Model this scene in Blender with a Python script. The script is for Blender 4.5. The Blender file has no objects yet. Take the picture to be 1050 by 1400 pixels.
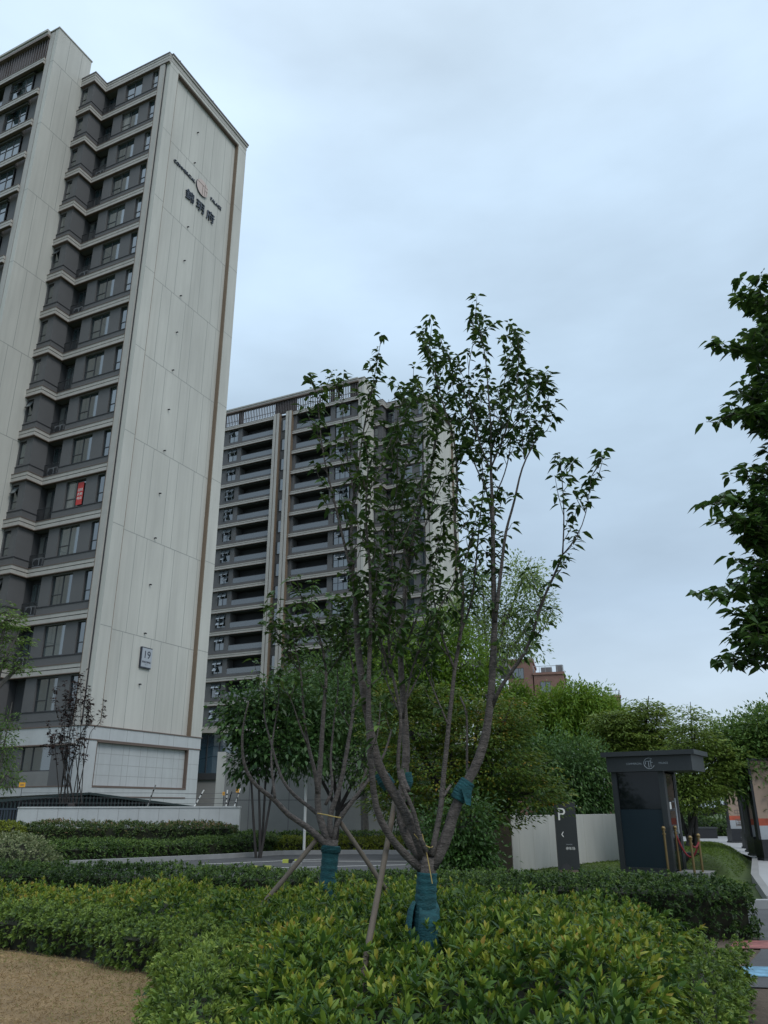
import bpy, math, random
import numpy as np
from mathutils import Vector, Matrix

# ------------------------------------------------------------------ camera, world, sun
SC = bpy.context.scene
COL = SC.collection
FPX = 1074.25; TH = math.radians(20.623); RO = math.radians(0.168); EYE = 1.55
cam_d = bpy.data.cameras.new('camera'); cam = bpy.data.objects.new('camera', cam_d); COL.objects.link(cam)
cam_d.sensor_fit = 'VERTICAL'; cam_d.sensor_height = 24.0; cam_d.lens = 24.0 * FPX / 1400.0
cam_d.clip_start = 0.05; cam_d.clip_end = 3000
cam.matrix_world = (Matrix.Translation((0, 0, EYE)) @ Matrix.Rotation(math.radians(90) + TH, 4, 'X') @ Matrix.Rotation(-RO, 4, 'Z'))
SC.camera = cam

SUN_DIR = Vector((0.42, -0.56, 0.72)).normalized()
W = bpy.data.worlds.new('World'); SC.world = W; W.use_nodes = True
nt = W.node_tree; N = nt.nodes; L = nt.links
N.clear()
def nd(tree, typ, **kw):
    n = tree.nodes.new(typ)
    for k, v in kw.items(): setattr(n, k, v)
    return n
out = nd(nt, 'ShaderNodeOutputWorld'); bg = nd(nt, 'ShaderNodeBackground'); bg.inputs['Strength'].default_value = 0.1
sky = nd(nt, 'ShaderNodeTexSky', sky_type='NISHITA', sun_disc=False)
sky.sun_elevation = math.asin(SUN_DIR.z); sky.sun_rotation = math.atan2(SUN_DIR.x, SUN_DIR.y)
tc = nd(nt, 'ShaderNodeTexCoord'); sep = nd(nt, 'ShaderNodeSeparateXYZ')
L.new(tc.outputs['Generated'], sep.inputs[0])
elev = nd(nt, 'ShaderNodeValToRGB')      # overcast: dull blue grey near the horizon, brighter overhead
cr = elev.color_ramp
cr.elements[0].position = 0.0; cr.elements[0].color = (.50, .62, .74, 1)
cr.elements[1].position = 1.0; cr.elements[1].color = (2.3, 2.4, 2.5, 1)
for p, c in ((.10, (.54, .655, .765, 1)), (.24, (.46, .59, .735, 1)), (.45, (.525, .68, .84, 1)), (.68, (.595, .76, .935, 1)), (.82, (.70, .86, 1.02, 1))):
    e = cr.elements.new(p); e.color = c
L.new(sep.outputs['Z'], elev.inputs[0])
mp = nd(nt, 'ShaderNodeMapping'); mp.inputs['Scale'].default_value = (1.0, 1.0, 2.6); L.new(tc.outputs['Generated'], mp.inputs[0])
nz = nd(nt, 'ShaderNodeTexNoise'); nz.inputs['Scale'].default_value = 1.9; nz.inputs['Detail'].default_value = 6; nz.inputs['Roughness'].default_value = .48
L.new(mp.outputs[0], nz.inputs['Vector'])
nr = nd(nt, 'ShaderNodeMapRange'); nr.inputs[1].default_value = .3; nr.inputs[2].default_value = .72; nr.inputs[3].default_value = .77; nr.inputs[4].default_value = 1.22
L.new(nz.outputs['Fac'], nr.inputs[0])
mul = nd(nt, 'ShaderNodeMix', data_type='RGBA', blend_type='MULTIPLY'); mul.inputs[0].default_value = 1
L.new(elev.outputs[0], mul.inputs[6]); L.new(nr.outputs[0], mul.inputs[7])
sc10 = nd(nt, 'ShaderNodeVectorMath', operation='SCALE'); sc10.inputs['Scale'].default_value = 10.0
L.new(mul.outputs[2], sc10.inputs[0])
mix = nd(nt, 'ShaderNodeMix', data_type='RGBA'); mix.inputs[0].default_value = .94      # a little clear sky left behind the cloud
L.new(sky.outputs[0], mix.inputs[6]); L.new(sc10.outputs[0], mix.inputs[7])
L.new(mix.outputs[2], bg.inputs[0]); L.new(bg.outputs[0], out.inputs[0])

sd = bpy.data.lights.new('sun', 'SUN'); sd.energy = 1.1; sd.angle = math.radians(25); sd.color = (1, .965, .92)
sun = bpy.data.objects.new('sun', sd); COL.objects.link(sun); sun.rotation_euler = SUN_DIR.to_track_quat('Z', 'Y').to_euler()
SC.view_settings.view_transform = 'Standard'; SC.view_settings.look = 'None'; SC.view_settings.exposure = 0.1; SC.view_settings.gamma = 1.0
SC.view_settings.use_curve_mapping = False
SC.cycles.max_bounces = 6; SC.cycles.diffuse_bounces = 3; SC.cycles.glossy_bounces = 3; SC.cycles.transmission_bounces = 4; SC.cycles.transparent_max_bounces = 8

RNG = np.random.default_rng(7); random.seed(7)

# ------------------------------------------------------------------ measuring helpers (photograph pixel + distance -> place)
def ray(px, py):
    a = (px - 525) / FPX; b = (700 - py) / FPX
    x = a * math.cos(RO) + b * math.sin(RO); v = -a * math.sin(RO) + b * math.cos(RO)
    return np.array([x, math.cos(TH) - v * math.sin(TH), math.sin(TH) + v * math.cos(TH)])
def at(px, py, Y):
    r = ray(px, py); p = r * (Y / r[1]); p[2] += EYE; return p
def on_z(px, py, z=0.0):
    r = ray(px, py); p = r * ((z - EYE) / r[2]); p[2] += EYE; return p

# ------------------------------------------------------------------ materials
def pmat(name, col, rough=.6, metal=0.0, var=0.0, vscale=3.0, bump=0.0, bscale=40.0, spec=.5, stretch=None, col2=None, detail=5, streak=0):
    m = bpy.data.materials.new(name); m.use_nodes = True
    t = m.node_tree; b = t.nodes['Principled BSDF']
    b.inputs['Base Color'].default_value = (*col, 1); b.inputs['Roughness'].default_value = rough; b.inputs['Metallic'].default_value = metal
    b.inputs['Specular IOR Level'].default_value = spec
    if var or bump or col2:
        c = nd(t, 'ShaderNodeTexCoord'); mpn = nd(t, 'ShaderNodeMapping'); t.links.new(c.outputs['Object'], mpn.inputs[0])
        if stretch: mpn.inputs['Scale'].default_value = stretch
    if var or col2:
        n = nd(t, 'ShaderNodeTexNoise'); n.inputs['Scale'].default_value = vscale; n.inputs['Detail'].default_value = detail; n.inputs['Roughness'].default_value = .6
        t.links.new(mpn.outputs[0], n.inputs['Vector'])
        r = nd(t, 'ShaderNodeValToRGB'); r.color_ramp.elements[0].position = .32; r.color_ramp.elements[1].position = .7
        c2 = col2 or tuple(min(1, x * (1 + var)) for x in col); c1 = col if col2 else tuple(x * (1 - var) for x in col)
        r.color_ramp.elements[0].color = (*c1, 1); r.color_ramp.elements[1].color = (*c2, 1)
        t.links.new(n.outputs['Fac'], r.inputs[0]); t.links.new(r.outputs[0], b.inputs['Base Color'])
        if streak:                                          # rain streaks running down the face
            ms = nd(t, 'ShaderNodeMapping'); ms.inputs['Scale'].default_value = (4.5, 4.5, .10); t.links.new(c.outputs['Object'], ms.inputs[0])
            ns = nd(t, 'ShaderNodeTexNoise'); ns.inputs['Scale'].default_value = 1.0; ns.inputs['Detail'].default_value = 4; t.links.new(ms.outputs[0], ns.inputs['Vector'])
            mr = nd(t, 'ShaderNodeMapRange'); mr.inputs[1].default_value = .45; mr.inputs[2].default_value = .78; mr.inputs[3].default_value = 1.0; mr.inputs[4].default_value = 1 - streak; t.links.new(ns.outputs['Fac'], mr.inputs[0])
            mm = nd(t, 'ShaderNodeMix', data_type='RGBA', blend_type='MULTIPLY'); mm.inputs[0].default_value = 1; t.links.new(r.outputs[0], mm.inputs[6]); t.links.new(mr.outputs[0], mm.inputs[7]); t.links.new(mm.outputs[2], b.inputs['Base Color'])
    if bump:
        n2 = nd(t, 'ShaderNodeTexNoise'); n2.inputs['Scale'].default_value = bscale; n2.inputs['Detail'].default_value = 4
        t.links.new(mpn.outputs[0], n2.inputs['Vector'])
        bp = nd(t, 'ShaderNodeBump'); bp.inputs['Strength'].default_value = bump; bp.inputs['Distance'].default_value = .02
        t.links.new(n2.outputs['Fac'], bp.inputs['Height']); t.links.new(bp.outputs[0], b.inputs['Normal'])
    return m

def leafmat(name, stops, rough=.45, trans=.22, spec=.28):
    """leaf colour runs along a per-leaf attribute 'tint' (age of the leaf; in the beds also painted light contrast): old dark leaves to young pale ones"""
    m = bpy.data.materials.new(name); m.use_nodes = True
    t = m.node_tree; b = t.nodes['Principled BSDF']; o = t.nodes['Material Output']
    a = nd(t, 'ShaderNodeAttribute', attribute_name='tint'); r = nd(t, 'ShaderNodeValToRGB')
    cr = r.color_ramp; cr.elements[0].position = stops[0][0]; cr.elements[0].color = (*stops[0][1], 1)
    cr.elements[1].position = stops[-1][0]; cr.elements[1].color = (*stops[-1][1], 1)
    for p, c in stops[1:-1]:
        e = cr.elements.new(p); e.color = (*c, 1)
    t.links.new(a.outputs['Fac'], r.inputs[0]); t.links.new(r.outputs[0], b.inputs['Base Color'])
    b.inputs['Roughness'].default_value = rough; b.inputs['Specular IOR Level'].default_value = spec
    tr = nd(t, 'ShaderNodeBsdfTranslucent'); mx = nd(t, 'ShaderNodeMixShader'); mx.inputs[0].default_value = trans
    hs = nd(t, 'ShaderNodeHueSaturation'); hs.inputs['Value'].default_value = 1.5; hs.inputs['Hue'].default_value = .48
    t.links.new(r.outputs[0], hs.inputs['Color']); t.links.new(hs.outputs[0], tr.inputs[0])
    t.links.new(b.outputs[0], mx.inputs[1]); t.links.new(tr.outputs[0], mx.inputs[2]); t.links.new(mx.outputs[0], o.inputs[0])
    return m

M = {}
M['panel'] = pmat('wall_panel', (.49, .482, .44), .75, var=.10, vscale=.45, bump=.08, bscale=6, stretch=(1, 1, .25), streak=.09)
M['trim'] = pmat('beige_trim', (.40, .385, .355), .7, var=.05, vscale=1.5, streak=.12)
M['joint'] = pmat('panel_joint', (.27, .275, .26), .8)
M['tile'] = pmat('white_stone_tile', (.47, .485, .485), .45, var=.05, vscale=1.2, streak=.08)
M['tilejoint'] = pmat('tile_joint', (.33, .33, .33), .8)
M['bronze'] = pmat('bronze_reveal', (.19, .14, .098), .5, var=.1, vscale=.6)
M['brown'] = pmat('brown_line', (.145, .105, .085), .55)
M['dark'] = pmat('dark_groove', (.035, .035, .04), .7)
M['greywall'] = pmat('grey_render', (.112, .112, .114), .8, var=.05, vscale=.8)
M['greywall2'] = pmat('grey_render_side', (.105, .105, .108), .8, var=.05, vscale=.8)
M['frame'] = pmat('window_frame', (.035, .037, .04), .45)
M['whiterail'] = pmat('pale_railing', (.42, .44, .44), .5)
M['darkrail'] = pmat('dark_railing', (.03, .032, .035), .5)
M['room'] = pmat('dark_interior', (.05, .053, .057), .9)
M['roof'] = pmat('roof_grey', (.16, .16, .165), .8, var=.1)
M['louvre'] = pmat('louvre_brown_grey', (.115, .10, .098), .6)
M['concrete'] = pmat('grey_concrete', (.20, .20, .195), .8, var=.1, vscale=.7, bump=.1, bscale=15)
M['concrete_l'] = pmat('pale_concrete', (.40, .40, .375), .8, var=.08, vscale=2.2, stretch=(1, 1, .2))
M['black'] = pmat('charcoal_metal', (.022, .025, .027), .45, var=.1, vscale=2)
M['blackg'] = pmat('black_gloss', (.012, .013, .016), .25)
M['white'] = pmat('white_paint', (.75, .75, .73), .5)
M['red'] = pmat('red_banner', (.50, .045, .04), .6)
M['silver'] = pmat('grey_sign_face', (.36, .385, .42), .45)
M['signdark'] = pmat('sign_dark', (.03, .035, .05), .5)
M['pink'] = pmat('copper_emblem', (.50, .40, .355), .45)
M['letter'] = pmat('dark_letter', (.045, .055, .075), .5)
M['gold'] = pmat('brass', (.26, .18, .085), .32, metal=.9)
M['rope'] = pmat('red_velvet', (.16, .012, .015), .85)
M['wood'] = pmat('brown_wood', (.045, .035, .02), .7, var=.25, vscale=3, stretch=(1, 1, .2))
M['teal'] = pmat('teal_wrap', (.008, .066, .076), .85, var=.35, vscale=14, bump=.5, bscale=40, stretch=(1, 1, 3))
M['stake'] = pmat('wood_stake', (.085, .068, .05), .75, var=.25, vscale=6, stretch=(1, 1, .3), bump=.3)
M['string'] = pmat('straw_string', (.42, .31, .10), .8)
M['bark'] = pmat('cherry_bark', (.094, .080, .072), .8, var=.55, vscale=20, bump=.9, bscale=55, stretch=(1, 1, 2.6))
M['bark_d'] = pmat('dark_bark', (.03, .026, .024), .85, var=.3, vscale=10)
M['bark_g'] = pmat('grey_bark', (.10, .09, .08), .85, var=.3, vscale=10)
M['brickred'] = pmat('red_brick', (.25, .145, .118), .85, var=.12, vscale=1.2)
M['hazewhite'] = pmat('pale_render', (.42, .43, .43), .8, var=.05)
M['banner'] = pmat('banner_tan', (.30, .215, .16), .6, var=.12, vscale=.9)
M['bannerred'] = pmat('banner_red', (.34, .06, .025), .6, var=.4, vscale=2)
M['bannergrey'] = pmat('banner_grey', (.33, .35, .37), .5)
M['yellow'] = pmat('yellow_sign', (.75, .36, .03), .5)
M['lime'] = pmat('lime_paint', (.38, .42, .07), .6)
M['green_dark'] = pmat('dark_green_metal', (.018, .032, .032), .45)
M['bluefence'] = pmat('blue_grey_fence', (.03, .042, .06), .5)
M['darkcore'] = pmat('dark_inner_core', (.018, .020, .010), .95, var=.5, vscale=9)  # dark filler for solid cores added inside hedges and bushes to block light
def glass(name, col, rough=.04, spec=.9):
    m = pmat(name, col, rough, spec=spec); m.node_tree.nodes['Principled BSDF'].inputs['IOR'].default_value = 1.5 if 'tint' in name else 2.0; return m
M['glass'] = glass('window_glass', (.020, .036, .040))
M['glass_sky'] = glass('awning_glass', (.10, .125, .14), .06, 1.0)
M['balu'] = glass('balustrade_glass', (.060, .068, .072), .12, .6)
M['kglass'] = glass('tinted_glass_upper', (.006, .008, .010), .06, .35)
M['kglass2'] = glass('tinted_glass_lower', (.010, .020, .028), .35, .3)
M['glass_b'] = glass('window_glass_pale', (.065, .088, .092))
M['glass_c'] = glass('window_glass_curtain', (.13, .14, .135), .15)
M['curtain'] = glass('curtain_glass', (.035, .07, .10), .04, 1.0)
# foliage
M['photinia'] = leafmat('photinia_leaf', [(0, (.018, .050, .011)), (.4, (.062, .130, .018)), (.7, (.165, .235, .026)), (.92, (.29, .29, .04)), (1, (.30, .22, .045))])
M['smallleaf'] = leafmat('privet_leaf', [(0, (.015, .040, .010)), (.5, (.070, .126, .021)), (1, (.20, .285, .055))])
M['lightleaf'] = leafmat('pale_shrub_leaf', [(0, (.024, .060, .012)), (.5, (.108, .178, .029)), (1, (.24, .315, .06))])
M['hedgeleaf'] = leafmat('hedge_leaf', [(0, (.012, .032, .009)), (.6, (.040, .084, .017)), (1, (.12, .19, .042))])
M['hedge_red'] = leafmat('hedge_leaf_tips', [(0, (.014, .032, .009)), (.6, (.048, .085, .02)), (.9, (.10, .14, .04)), (1, (.24, .15, .09))])
M['yellowhedge'] = leafmat('gold_hedge_leaf', [(0, (.05, .075, .010)), (.5, (.12, .155, .016)), (1, (.23, .26, .03))])
M['cherry'] = leafmat('cherry_leaf', [(0, (.024, .056, .017)), (.6, (.046, .098, .023)), (1, (.11, .18, .036))], rough=.5, trans=.2, spec=.3)
M['bigleaf'] = leafmat('broad_leaf', [(0, (.020, .050, .014)), (.6, (.044, .100, .022)), (1, (.10, .18, .036))], rough=.38, trans=.25)
M['evergreen'] = leafmat('evergreen_leaf', [(0, (.016, .044, .014)), (.6, (.042, .094, .024)), (1, (.10, .17, .042))], rough=.4)
M['bright'] = leafmat('bright_leaf', [(0, (.055, .12, .014)), (.5, (.125, .225, .026)), (1, (.215, .32, .045))], trans=.35)
M['camphor'] = leafmat('camphor_leaf', [(0, (.07, .13, .035)), (.5, (.14, .22, .06)), (1, (.24, .32, .11))], trans=.35)
M['maple'] = leafmat('maple_leaf', [(0, (.026, .060, .012)), (.5, (.066, .122, .018)), (.76, (.14, .16, .02)), (1, (.30, .14, .022))], trans=.35)
M['olive'] = leafmat('olive_maple_leaf', [(0, (.055, .098, .018)), (.6, (.125, .19, .034)), (1, (.24, .29, .065))], trans=.35)
M['mid'] = leafmat('mid_green_leaf', [(0, (.030, .070, .016)), (.6, (.076, .148, .030)), (1, (.16, .245, .055))], trans=.3)
M['teal_leaf'] = leafmat('blue_green_leaf', [(0, (.022, .058, .017)), (.6, (.058, .125, .032)), (1, (.13, .22, .055))], trans=.3)
M['purple'] = leafmat('purple_leaf', [(0, (.022, .014, .014)), (.6, (.045, .026, .022)), (1, (.08, .045, .03))], trans=.2)
M['grassblade'] = leafmat('lawn_blade', [(0, (.045, .085, .013)), (.6, (.095, .155, .022)), (1, (.16, .22, .036))], trans=.3, rough=.6)
M['dryblade'] = leafmat('dry_blade', [(0, (.16, .115, .055)), (.5, (.28, .20, .095)), (.85, (.38, .285, .14)), (1, (.13, .16, .04))], trans=.2, rough=.7)

# ------------------------------------------------------------------ mesh helpers
class MB:
    def __init__(s): s.v = []; s.f = []; s.mi = []; s.mats = []
    def m(s, mat):
        if mat not in s.mats: s.mats.append(mat)
        return s.mats.index(mat)
    def box(s, x0, x1, y0, y1, z0, z1, mat):
        if x0 > x1: x0, x1 = x1, x0
        if y0 > y1: y0, y1 = y1, y0
        i = len(s.v); k = s.m(mat)
        s.v += [(x0, y0, z0), (x1, y0, z0), (x1, y1, z0), (x0, y1, z0), (x0, y0, z1), (x1, y0, z1), (x1, y1, z1), (x0, y1, z1)]
        for q in ((0, 3, 2, 1), (4, 5, 6, 7), (0, 1, 5, 4), (1, 2, 6, 5), (2, 3, 7, 6), (3, 0, 4, 7)):
            s.f.append(tuple(i + j for j in q)); s.mi.append(k)
        return s
    def obox(s, c, ax, ay, az, mat):
        """box from centre and three half-axis vectors"""
        c, ax, ay, az = (np.array(q, float) for q in (c, ax, ay, az)); i = len(s.v); k = s.m(mat)
        for sx, sy, sz in ((-1, -1, -1), (1, -1, -1), (1, 1, -1), (-1, 1, -1), (-1, -1, 1), (1, -1, 1), (1, 1, 1), (-1, 1, 1)):
            s.v.append(tuple(c + ax * sx + ay * sy + az * sz))
        for q in ((0, 3, 2, 1), (4, 5, 6, 7), (0, 1, 5, 4), (1, 2, 6, 5), (2, 3, 7, 6), (3, 0, 4, 7)):
            s.f.append(tuple(i + j for j in q)); s.mi.append(k)
        return s
    def poly(s, pts, mat):
        i = len(s.v); s.v += [tuple(p) for p in pts]; s.f.append(tuple(range(i, i + len(pts)))); s.mi.append(s.m(mat)); return s
    def prism(s, pts, z0, z1, mat):
        """vertical prism over an xy outline (counter-clockwise)"""
        n = len(pts); i = len(s.v); k = s.m(mat)
        s.v += [(p[0], p[1], z0) for p in pts] + [(p[0], p[1], z1) for p in pts]
        s.f.append(tuple(range(i + n - 1, i - 1, -1))); s.f.append(tuple(range(i + n, i + 2 * n))); s.mi += [k, k]
        for j in range(n):
            a, b = i + j, i + (j + 1) % n; s.f.append((a, b, b + n, a + n)); s.mi.append(k)
        return s
    def tube(s, pts, rad, mat, n=8, cap=True, lump=0.0):
        pts = np.array(pts, float); k = s.m(mat); m = len(pts)
        rad = np.full(m, rad) if np.isscalar(rad) else np.array(rad, float)
        d = np.gradient(pts, axis=0); d /= np.maximum(np.linalg.norm(d, axis=1, keepdims=True), 1e-9)
        ref = np.array([1., .13, .07]) if abs(d[0][0]) < .9 else np.array([0., 1., .1])
        i = len(s.v); ang = np.linspace(0, 2 * math.pi, n, endpoint=False)
        for j in range(m):
            a = np.cross(d[j], ref); a /= np.linalg.norm(a); b = np.cross(d[j], a)
            for t in ang:
                r = rad[j] * (1 + (lump * random.uniform(-1, 1) if lump else 0))
                s.v.append(tuple(pts[j] + r * (a * math.cos(t) + b * math.sin(t))))
        for j in range(m - 1):
            for q in range(n):
                a = i + j * n + q; b = i + j * n + (q + 1) % n
                s.f.append((a, b, b + n, a + n)); s.mi.append(k)
        if cap:
            s.f.append(tuple(range(i + n - 1, i - 1, -1))); s.f.append(tuple(range(i + (m - 1) * n, i + m * n))); s.mi += [k, k]
        return s
    def sphere(s, c, r, mat, n=10, m=7, sz=1.0):
        i = len(s.v); k = s.m(mat)
        for j in range(m + 1):
            p = math.pi * j / m
            for q in range(n):
                t = 2 * math.pi * q / n
                s.v.append((c[0] + r * math.sin(p) * math.cos(t), c[1] + r * math.sin(p) * math.sin(t), c[2] + sz * r * math.cos(p)))
        for j in range(m):
            for q in range(n):
                a = i + j * n + q; b = i + j * n + (q + 1) % n; s.f.append((a, a + n, b + n, b)); s.mi.append(k)
        return s
    def mesh(s, name, smooth=False):
        me = bpy.data.meshes.new(name); me.from_pydata(s.v, [], s.f)
        for m in s.mats: me.materials.append(m)
        me.polygons.foreach_set('material_index', s.mi)
        if smooth: me.polygons.foreach_set('use_smooth', [True] * len(s.f))
        me.update(); return me
    def build(s, name, parent=None, smooth=False, loc=None):
        o = bpy.data.objects.new(name, s.mesh(name, smooth)); COL.objects.link(o)
        if parent is not None: o.parent = parent
        if loc is not None: o.location = loc
        return o

def tag(o, label=None, cat=None, group=None, kind=None):
    if label: o['label'] = label
    if cat: o['category'] = cat
    if group: o['group'] = group
    if kind: o['kind'] = kind
    return o
def thing(name, label, cat, loc=(0, 0, 0), rz=0, group=None):
    o = bpy.data.objects.new(name, None); COL.objects.link(o); o.location = loc; o.rotation_euler = (0, 0, rz); o.empty_display_size = .2
    return tag(o, label, cat, group)
def link_copy(name, me, parent, loc=(0, 0, 0), rz=0):
    o = bpy.data.objects.new(name, me); COL.objects.link(o); o.parent = parent; o.location = loc; o.rotation_euler = (0, 0, rz); return o

def text_mesh(txt, size, mat, depth=.01, align='CENTER'):
    c = bpy.data.curves.new('lettering', 'FONT'); c.body = txt; c.size = size; c.extrude = depth; c.align_x = align; c.align_y = 'CENTER'
    o = bpy.data.objects.new('lettering', c); COL.objects.link(o)
    dg = bpy.context.evaluated_depsgraph_get(); dg.update()
    me = bpy.data.meshes.new_from_object(o.evaluated_get(dg)); bpy.data.objects.remove(o); bpy.data.curves.remove(c)
    me.materials.clear(); me.materials.append(mat)
    return me
def put_text(name, txt, size, mat, parent, loc, rot, depth=.01, align='CENTER'):
    o = bpy.data.objects.new(name, text_mesh(txt, size, mat, depth, align)); COL.objects.link(o); o.parent = parent; o.location = loc; o.rotation_euler = rot
    return o

# ------------------------------------------------------------------ leaves
def norm(a): return a / np.maximum(np.linalg.norm(a, axis=-1, keepdims=True), 1e-9)
def leaf_arrays(P, D, Nn, Ln, Wd, droop, tint, fine=False):
    """P base points, D leaf axis, Nn rough upper-side normal; returns verts, faces as arrays"""
    n = len(P); D = norm(D); S = norm(np.cross(D, Nn)); U = norm(np.cross(S, D))
    Ln = np.broadcast_to(Ln, n)[:, None]; Wd = np.broadcast_to(Wd, n)[:, None]; dr = np.broadcast_to(droop, n)[:, None]
    down = np.array([0, 0, -1.0])
    def st(t, w, lift=0.0):
        return P + D * Ln * t + down * dr * Ln * t * t + S * Wd * w + U * Wd * lift
    if fine:
        V = np.stack([st(0, 0), st(.3, -.42, .14), st(.3, 0), st(.3, .42, .14), st(.66, -.36, .10), st(.68, 0), st(.66, .36, .10), st(1, 0)], 1)
        tri = np.array([(0, 2, 1), (0, 3, 2), (1, 2, 5), (1, 5, 4), (2, 3, 6), (2, 6, 5), (4, 5, 7), (5, 6, 7)])
        k = 8
    else:
        V = np.stack([st(0, 0), st(.45, -.5, .16), st(.5, 0), st(.45, .5, .16), st(1, 0)], 1)
        tri = np.array([(0, 2, 1), (0, 3, 2), (1, 2, 4), (2, 3, 4)]); k = 5
    Fc = (np.arange(n)[:, None, None] * k + tri[None]).reshape(-1, 3)
    return V.reshape(-1, 3), Fc, np.repeat(np.asarray(tint, float), len(tri))
class Leaves:
    def __init__(s): s.V = []; s.F = []; s.T = []; s.n = 0
    def add(s, *a, **k):
        V, F, T = leaf_arrays(*a, **k); s.V.append(V); s.F.append(F + s.n); s.T.append(T); s.n += len(V)
    def build(s, name, mat, parent=None):
        V = np.concatenate(s.V); F = np.concatenate(s.F); T = np.clip(np.concatenate(s.T), 0, 1)
        me = bpy.data.meshes.new(name); me.vertices.add(len(V)); me.vertices.foreach_set('co', V.ravel().astype(np.float32))
        me.loops.add(F.size); me.loops.foreach_set('vertex_index', F.ravel().astype(np.int32))
        me.polygons.add(len(F)); me.polygons.foreach_set('loop_start', np.arange(0, F.size, 3, dtype=np.int32))
        me.update(calc_edges=True)
        at_ = me.attributes.new('tint', 'FLOAT', 'FACE'); at_.data.foreach_set('value', T.astype(np.float32))
        me.materials.append(mat)
        o = bpy.data.objects.new(name, me); COL.objects.link(o)
        if parent is not None: o.parent = parent
        return o
def rdir(n, zlo=-1, zhi=1):
    z = RNG.uniform(zlo, zhi, n); t = RNG.uniform(0, 2 * math.pi, n); r = np.sqrt(1 - z * z)
    return np.stack([r * np.cos(t), r * np.sin(t), z], 1)
def vnoise(P, f, seed=0):
    """cheap smooth noise 0..1 from summed sines"""
    r = np.random.default_rng(seed); o = np.zeros(len(P))
    for i in range(6):
        d = r.normal(size=3); d /= np.linalg.norm(d); o += np.sin((P @ d) * f * r.uniform(.6, 1.9) + r.uniform(0, 6.3))
    return np.clip(.5 + o / 6.5, 0, 1)
def inpoly(x, y, poly):
    c = np.zeros(len(x), bool); j = len(poly) - 1
    for i in range(len(poly)):
        xi, yi = poly[i]; xj, yj = poly[j]
        with np.errstate(divide='ignore', invalid='ignore'):
            c ^= ((yi > y) != (yj > y)) & (x < (xj - xi) * (y - yi) / (yj - yi + 1e-12) + xi)
        j = i
    return c
def edge_dist(x, y, poly, closed=True):
    d = np.full(len(x), 1e9); n = len(poly)
    for i in range(n if closed else n - 1):
        a = np.array(poly[i]); b = np.array(poly[(i + 1) % n]); ab = b - a; L2 = ab @ ab
        t = np.clip(((x - a[0]) * ab[0] + (y - a[1]) * ab[1]) / L2, 0, 1)
        d = np.minimum(d, np.hypot(x - a[0] - t * ab[0], y - a[1] - t * ab[1]))
    return d
# ------------------------------------------------------------------ ground
def sheet(name, pts, z, mat, kind='structure'):
    o = MB().poly([(p[0], p[1], z) for p in pts], mat).build(name); tag(o, kind=kind); return o
M['earth'] = pmat('bare_soil', (.075, .055, .038), .95, var=.35, vscale=3, bump=.5, bscale=30)
M['drylawn'] = pmat('dry_lawn_soil', (.22, .15, .075), .95, var=.3, vscale=1.3, bump=.5, bscale=60)
M['greenlawn'] = pmat('lawn_soil', (.045, .07, .016), .95, var=.3, vscale=.8)
M['asphalt'] = pmat('asphalt', (.062, .064, .067), .85, var=.2, vscale=1.2, bump=.3, bscale=150)
M['paving'] = pmat('pale_paving', (.30, .305, .31), .7, var=.08, vscale=.9)
M['kerb'] = pmat('kerb_stone', (.24, .245, .245), .75, var=.12, vscale=3)
M['mark'] = pmat('road_mark', (.55, .56, .54), .7, var=.15, vscale=6)
M['markred'] = pmat('red_road_paint', (.23, .085, .078), .85, var=.45, vscale=7)
M['markblue'] = pmat('blue_road_paint', (.13, .27, .38), .85, var=.45, vscale=7)
sheet('ground', [(-900, -300), (900, -300), (900, 1500), (-900, 1500)], -.02, M['greenlawn'])
# brown lawn in the left foreground
LAWN = [(-14, -2), (-.9, -2), (-1.1, 3), (-1.65, 7.2), (-2.1, 8.75), (-3.4, 9.75), (-4.8, 10.6), (-14, 14)]
sheet('lawn', LAWN, 0.0, M['drylawn'])
sheet('soil', [(-1.2, -2), (4.2, -2), (4.2, 7.6), (4.9, 11.4), (1, 12.6), (-4, 14.2), (-14, 15), (-14, 14), (-4.8, 10.6), (-3.4, 9.75), (-2.3, 8.8), (-1.95, 7.2), (-1.4, 3)], -.008, M['earth'])
# driveway on the right with a kerb, painted marks and the pavement behind it
DRIVE = [(3.15, 8.3), (14, 6.5), (40, 2), (40, 14.15), (4.2, 14.15), (4.9, 11.6), (4.3, 10.2)]
sheet('driveway', DRIVE, .004, M['asphalt'])
sheet('blue_marking', [(3.35, 8.75), (6, 8.45), (6, 9.1), (3.5, 9.25)], .009, M['markblue'])
sheet('red_marking', [(4.0, 10.35), (7, 10.15), (7, 10.95), (4.3, 10.9)], .009, M['markred'])
k = MB(); k.box(4.6, 40, 14.15, 14.33, -.05, .13, M['kerb']); tag(k.build('kerb'), kind='structure')
sheet('pavement', [(6.3, 14.33), (60, 14.33), (60, 70), (9, 70), (9, 33), (12.2, 30), (11.0, 25.6), (8.1, 19)], .12, M['paving'])
pj = MB()
for yy in np.arange(15.5, 60, 1.2): pj.box(6.6 + (yy - 14.3) * .42 if yy < 31 else 11, 40, yy, yy + .012, .1205, .1225, M['tilejoint'])
for xx in np.arange(12.4, 24, .9): pj.box(xx, xx + .012, 14.4, 60, .1205, .1222, M['tilejoint'])
tag(pj.build('paving_joints'), kind='structure')
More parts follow.
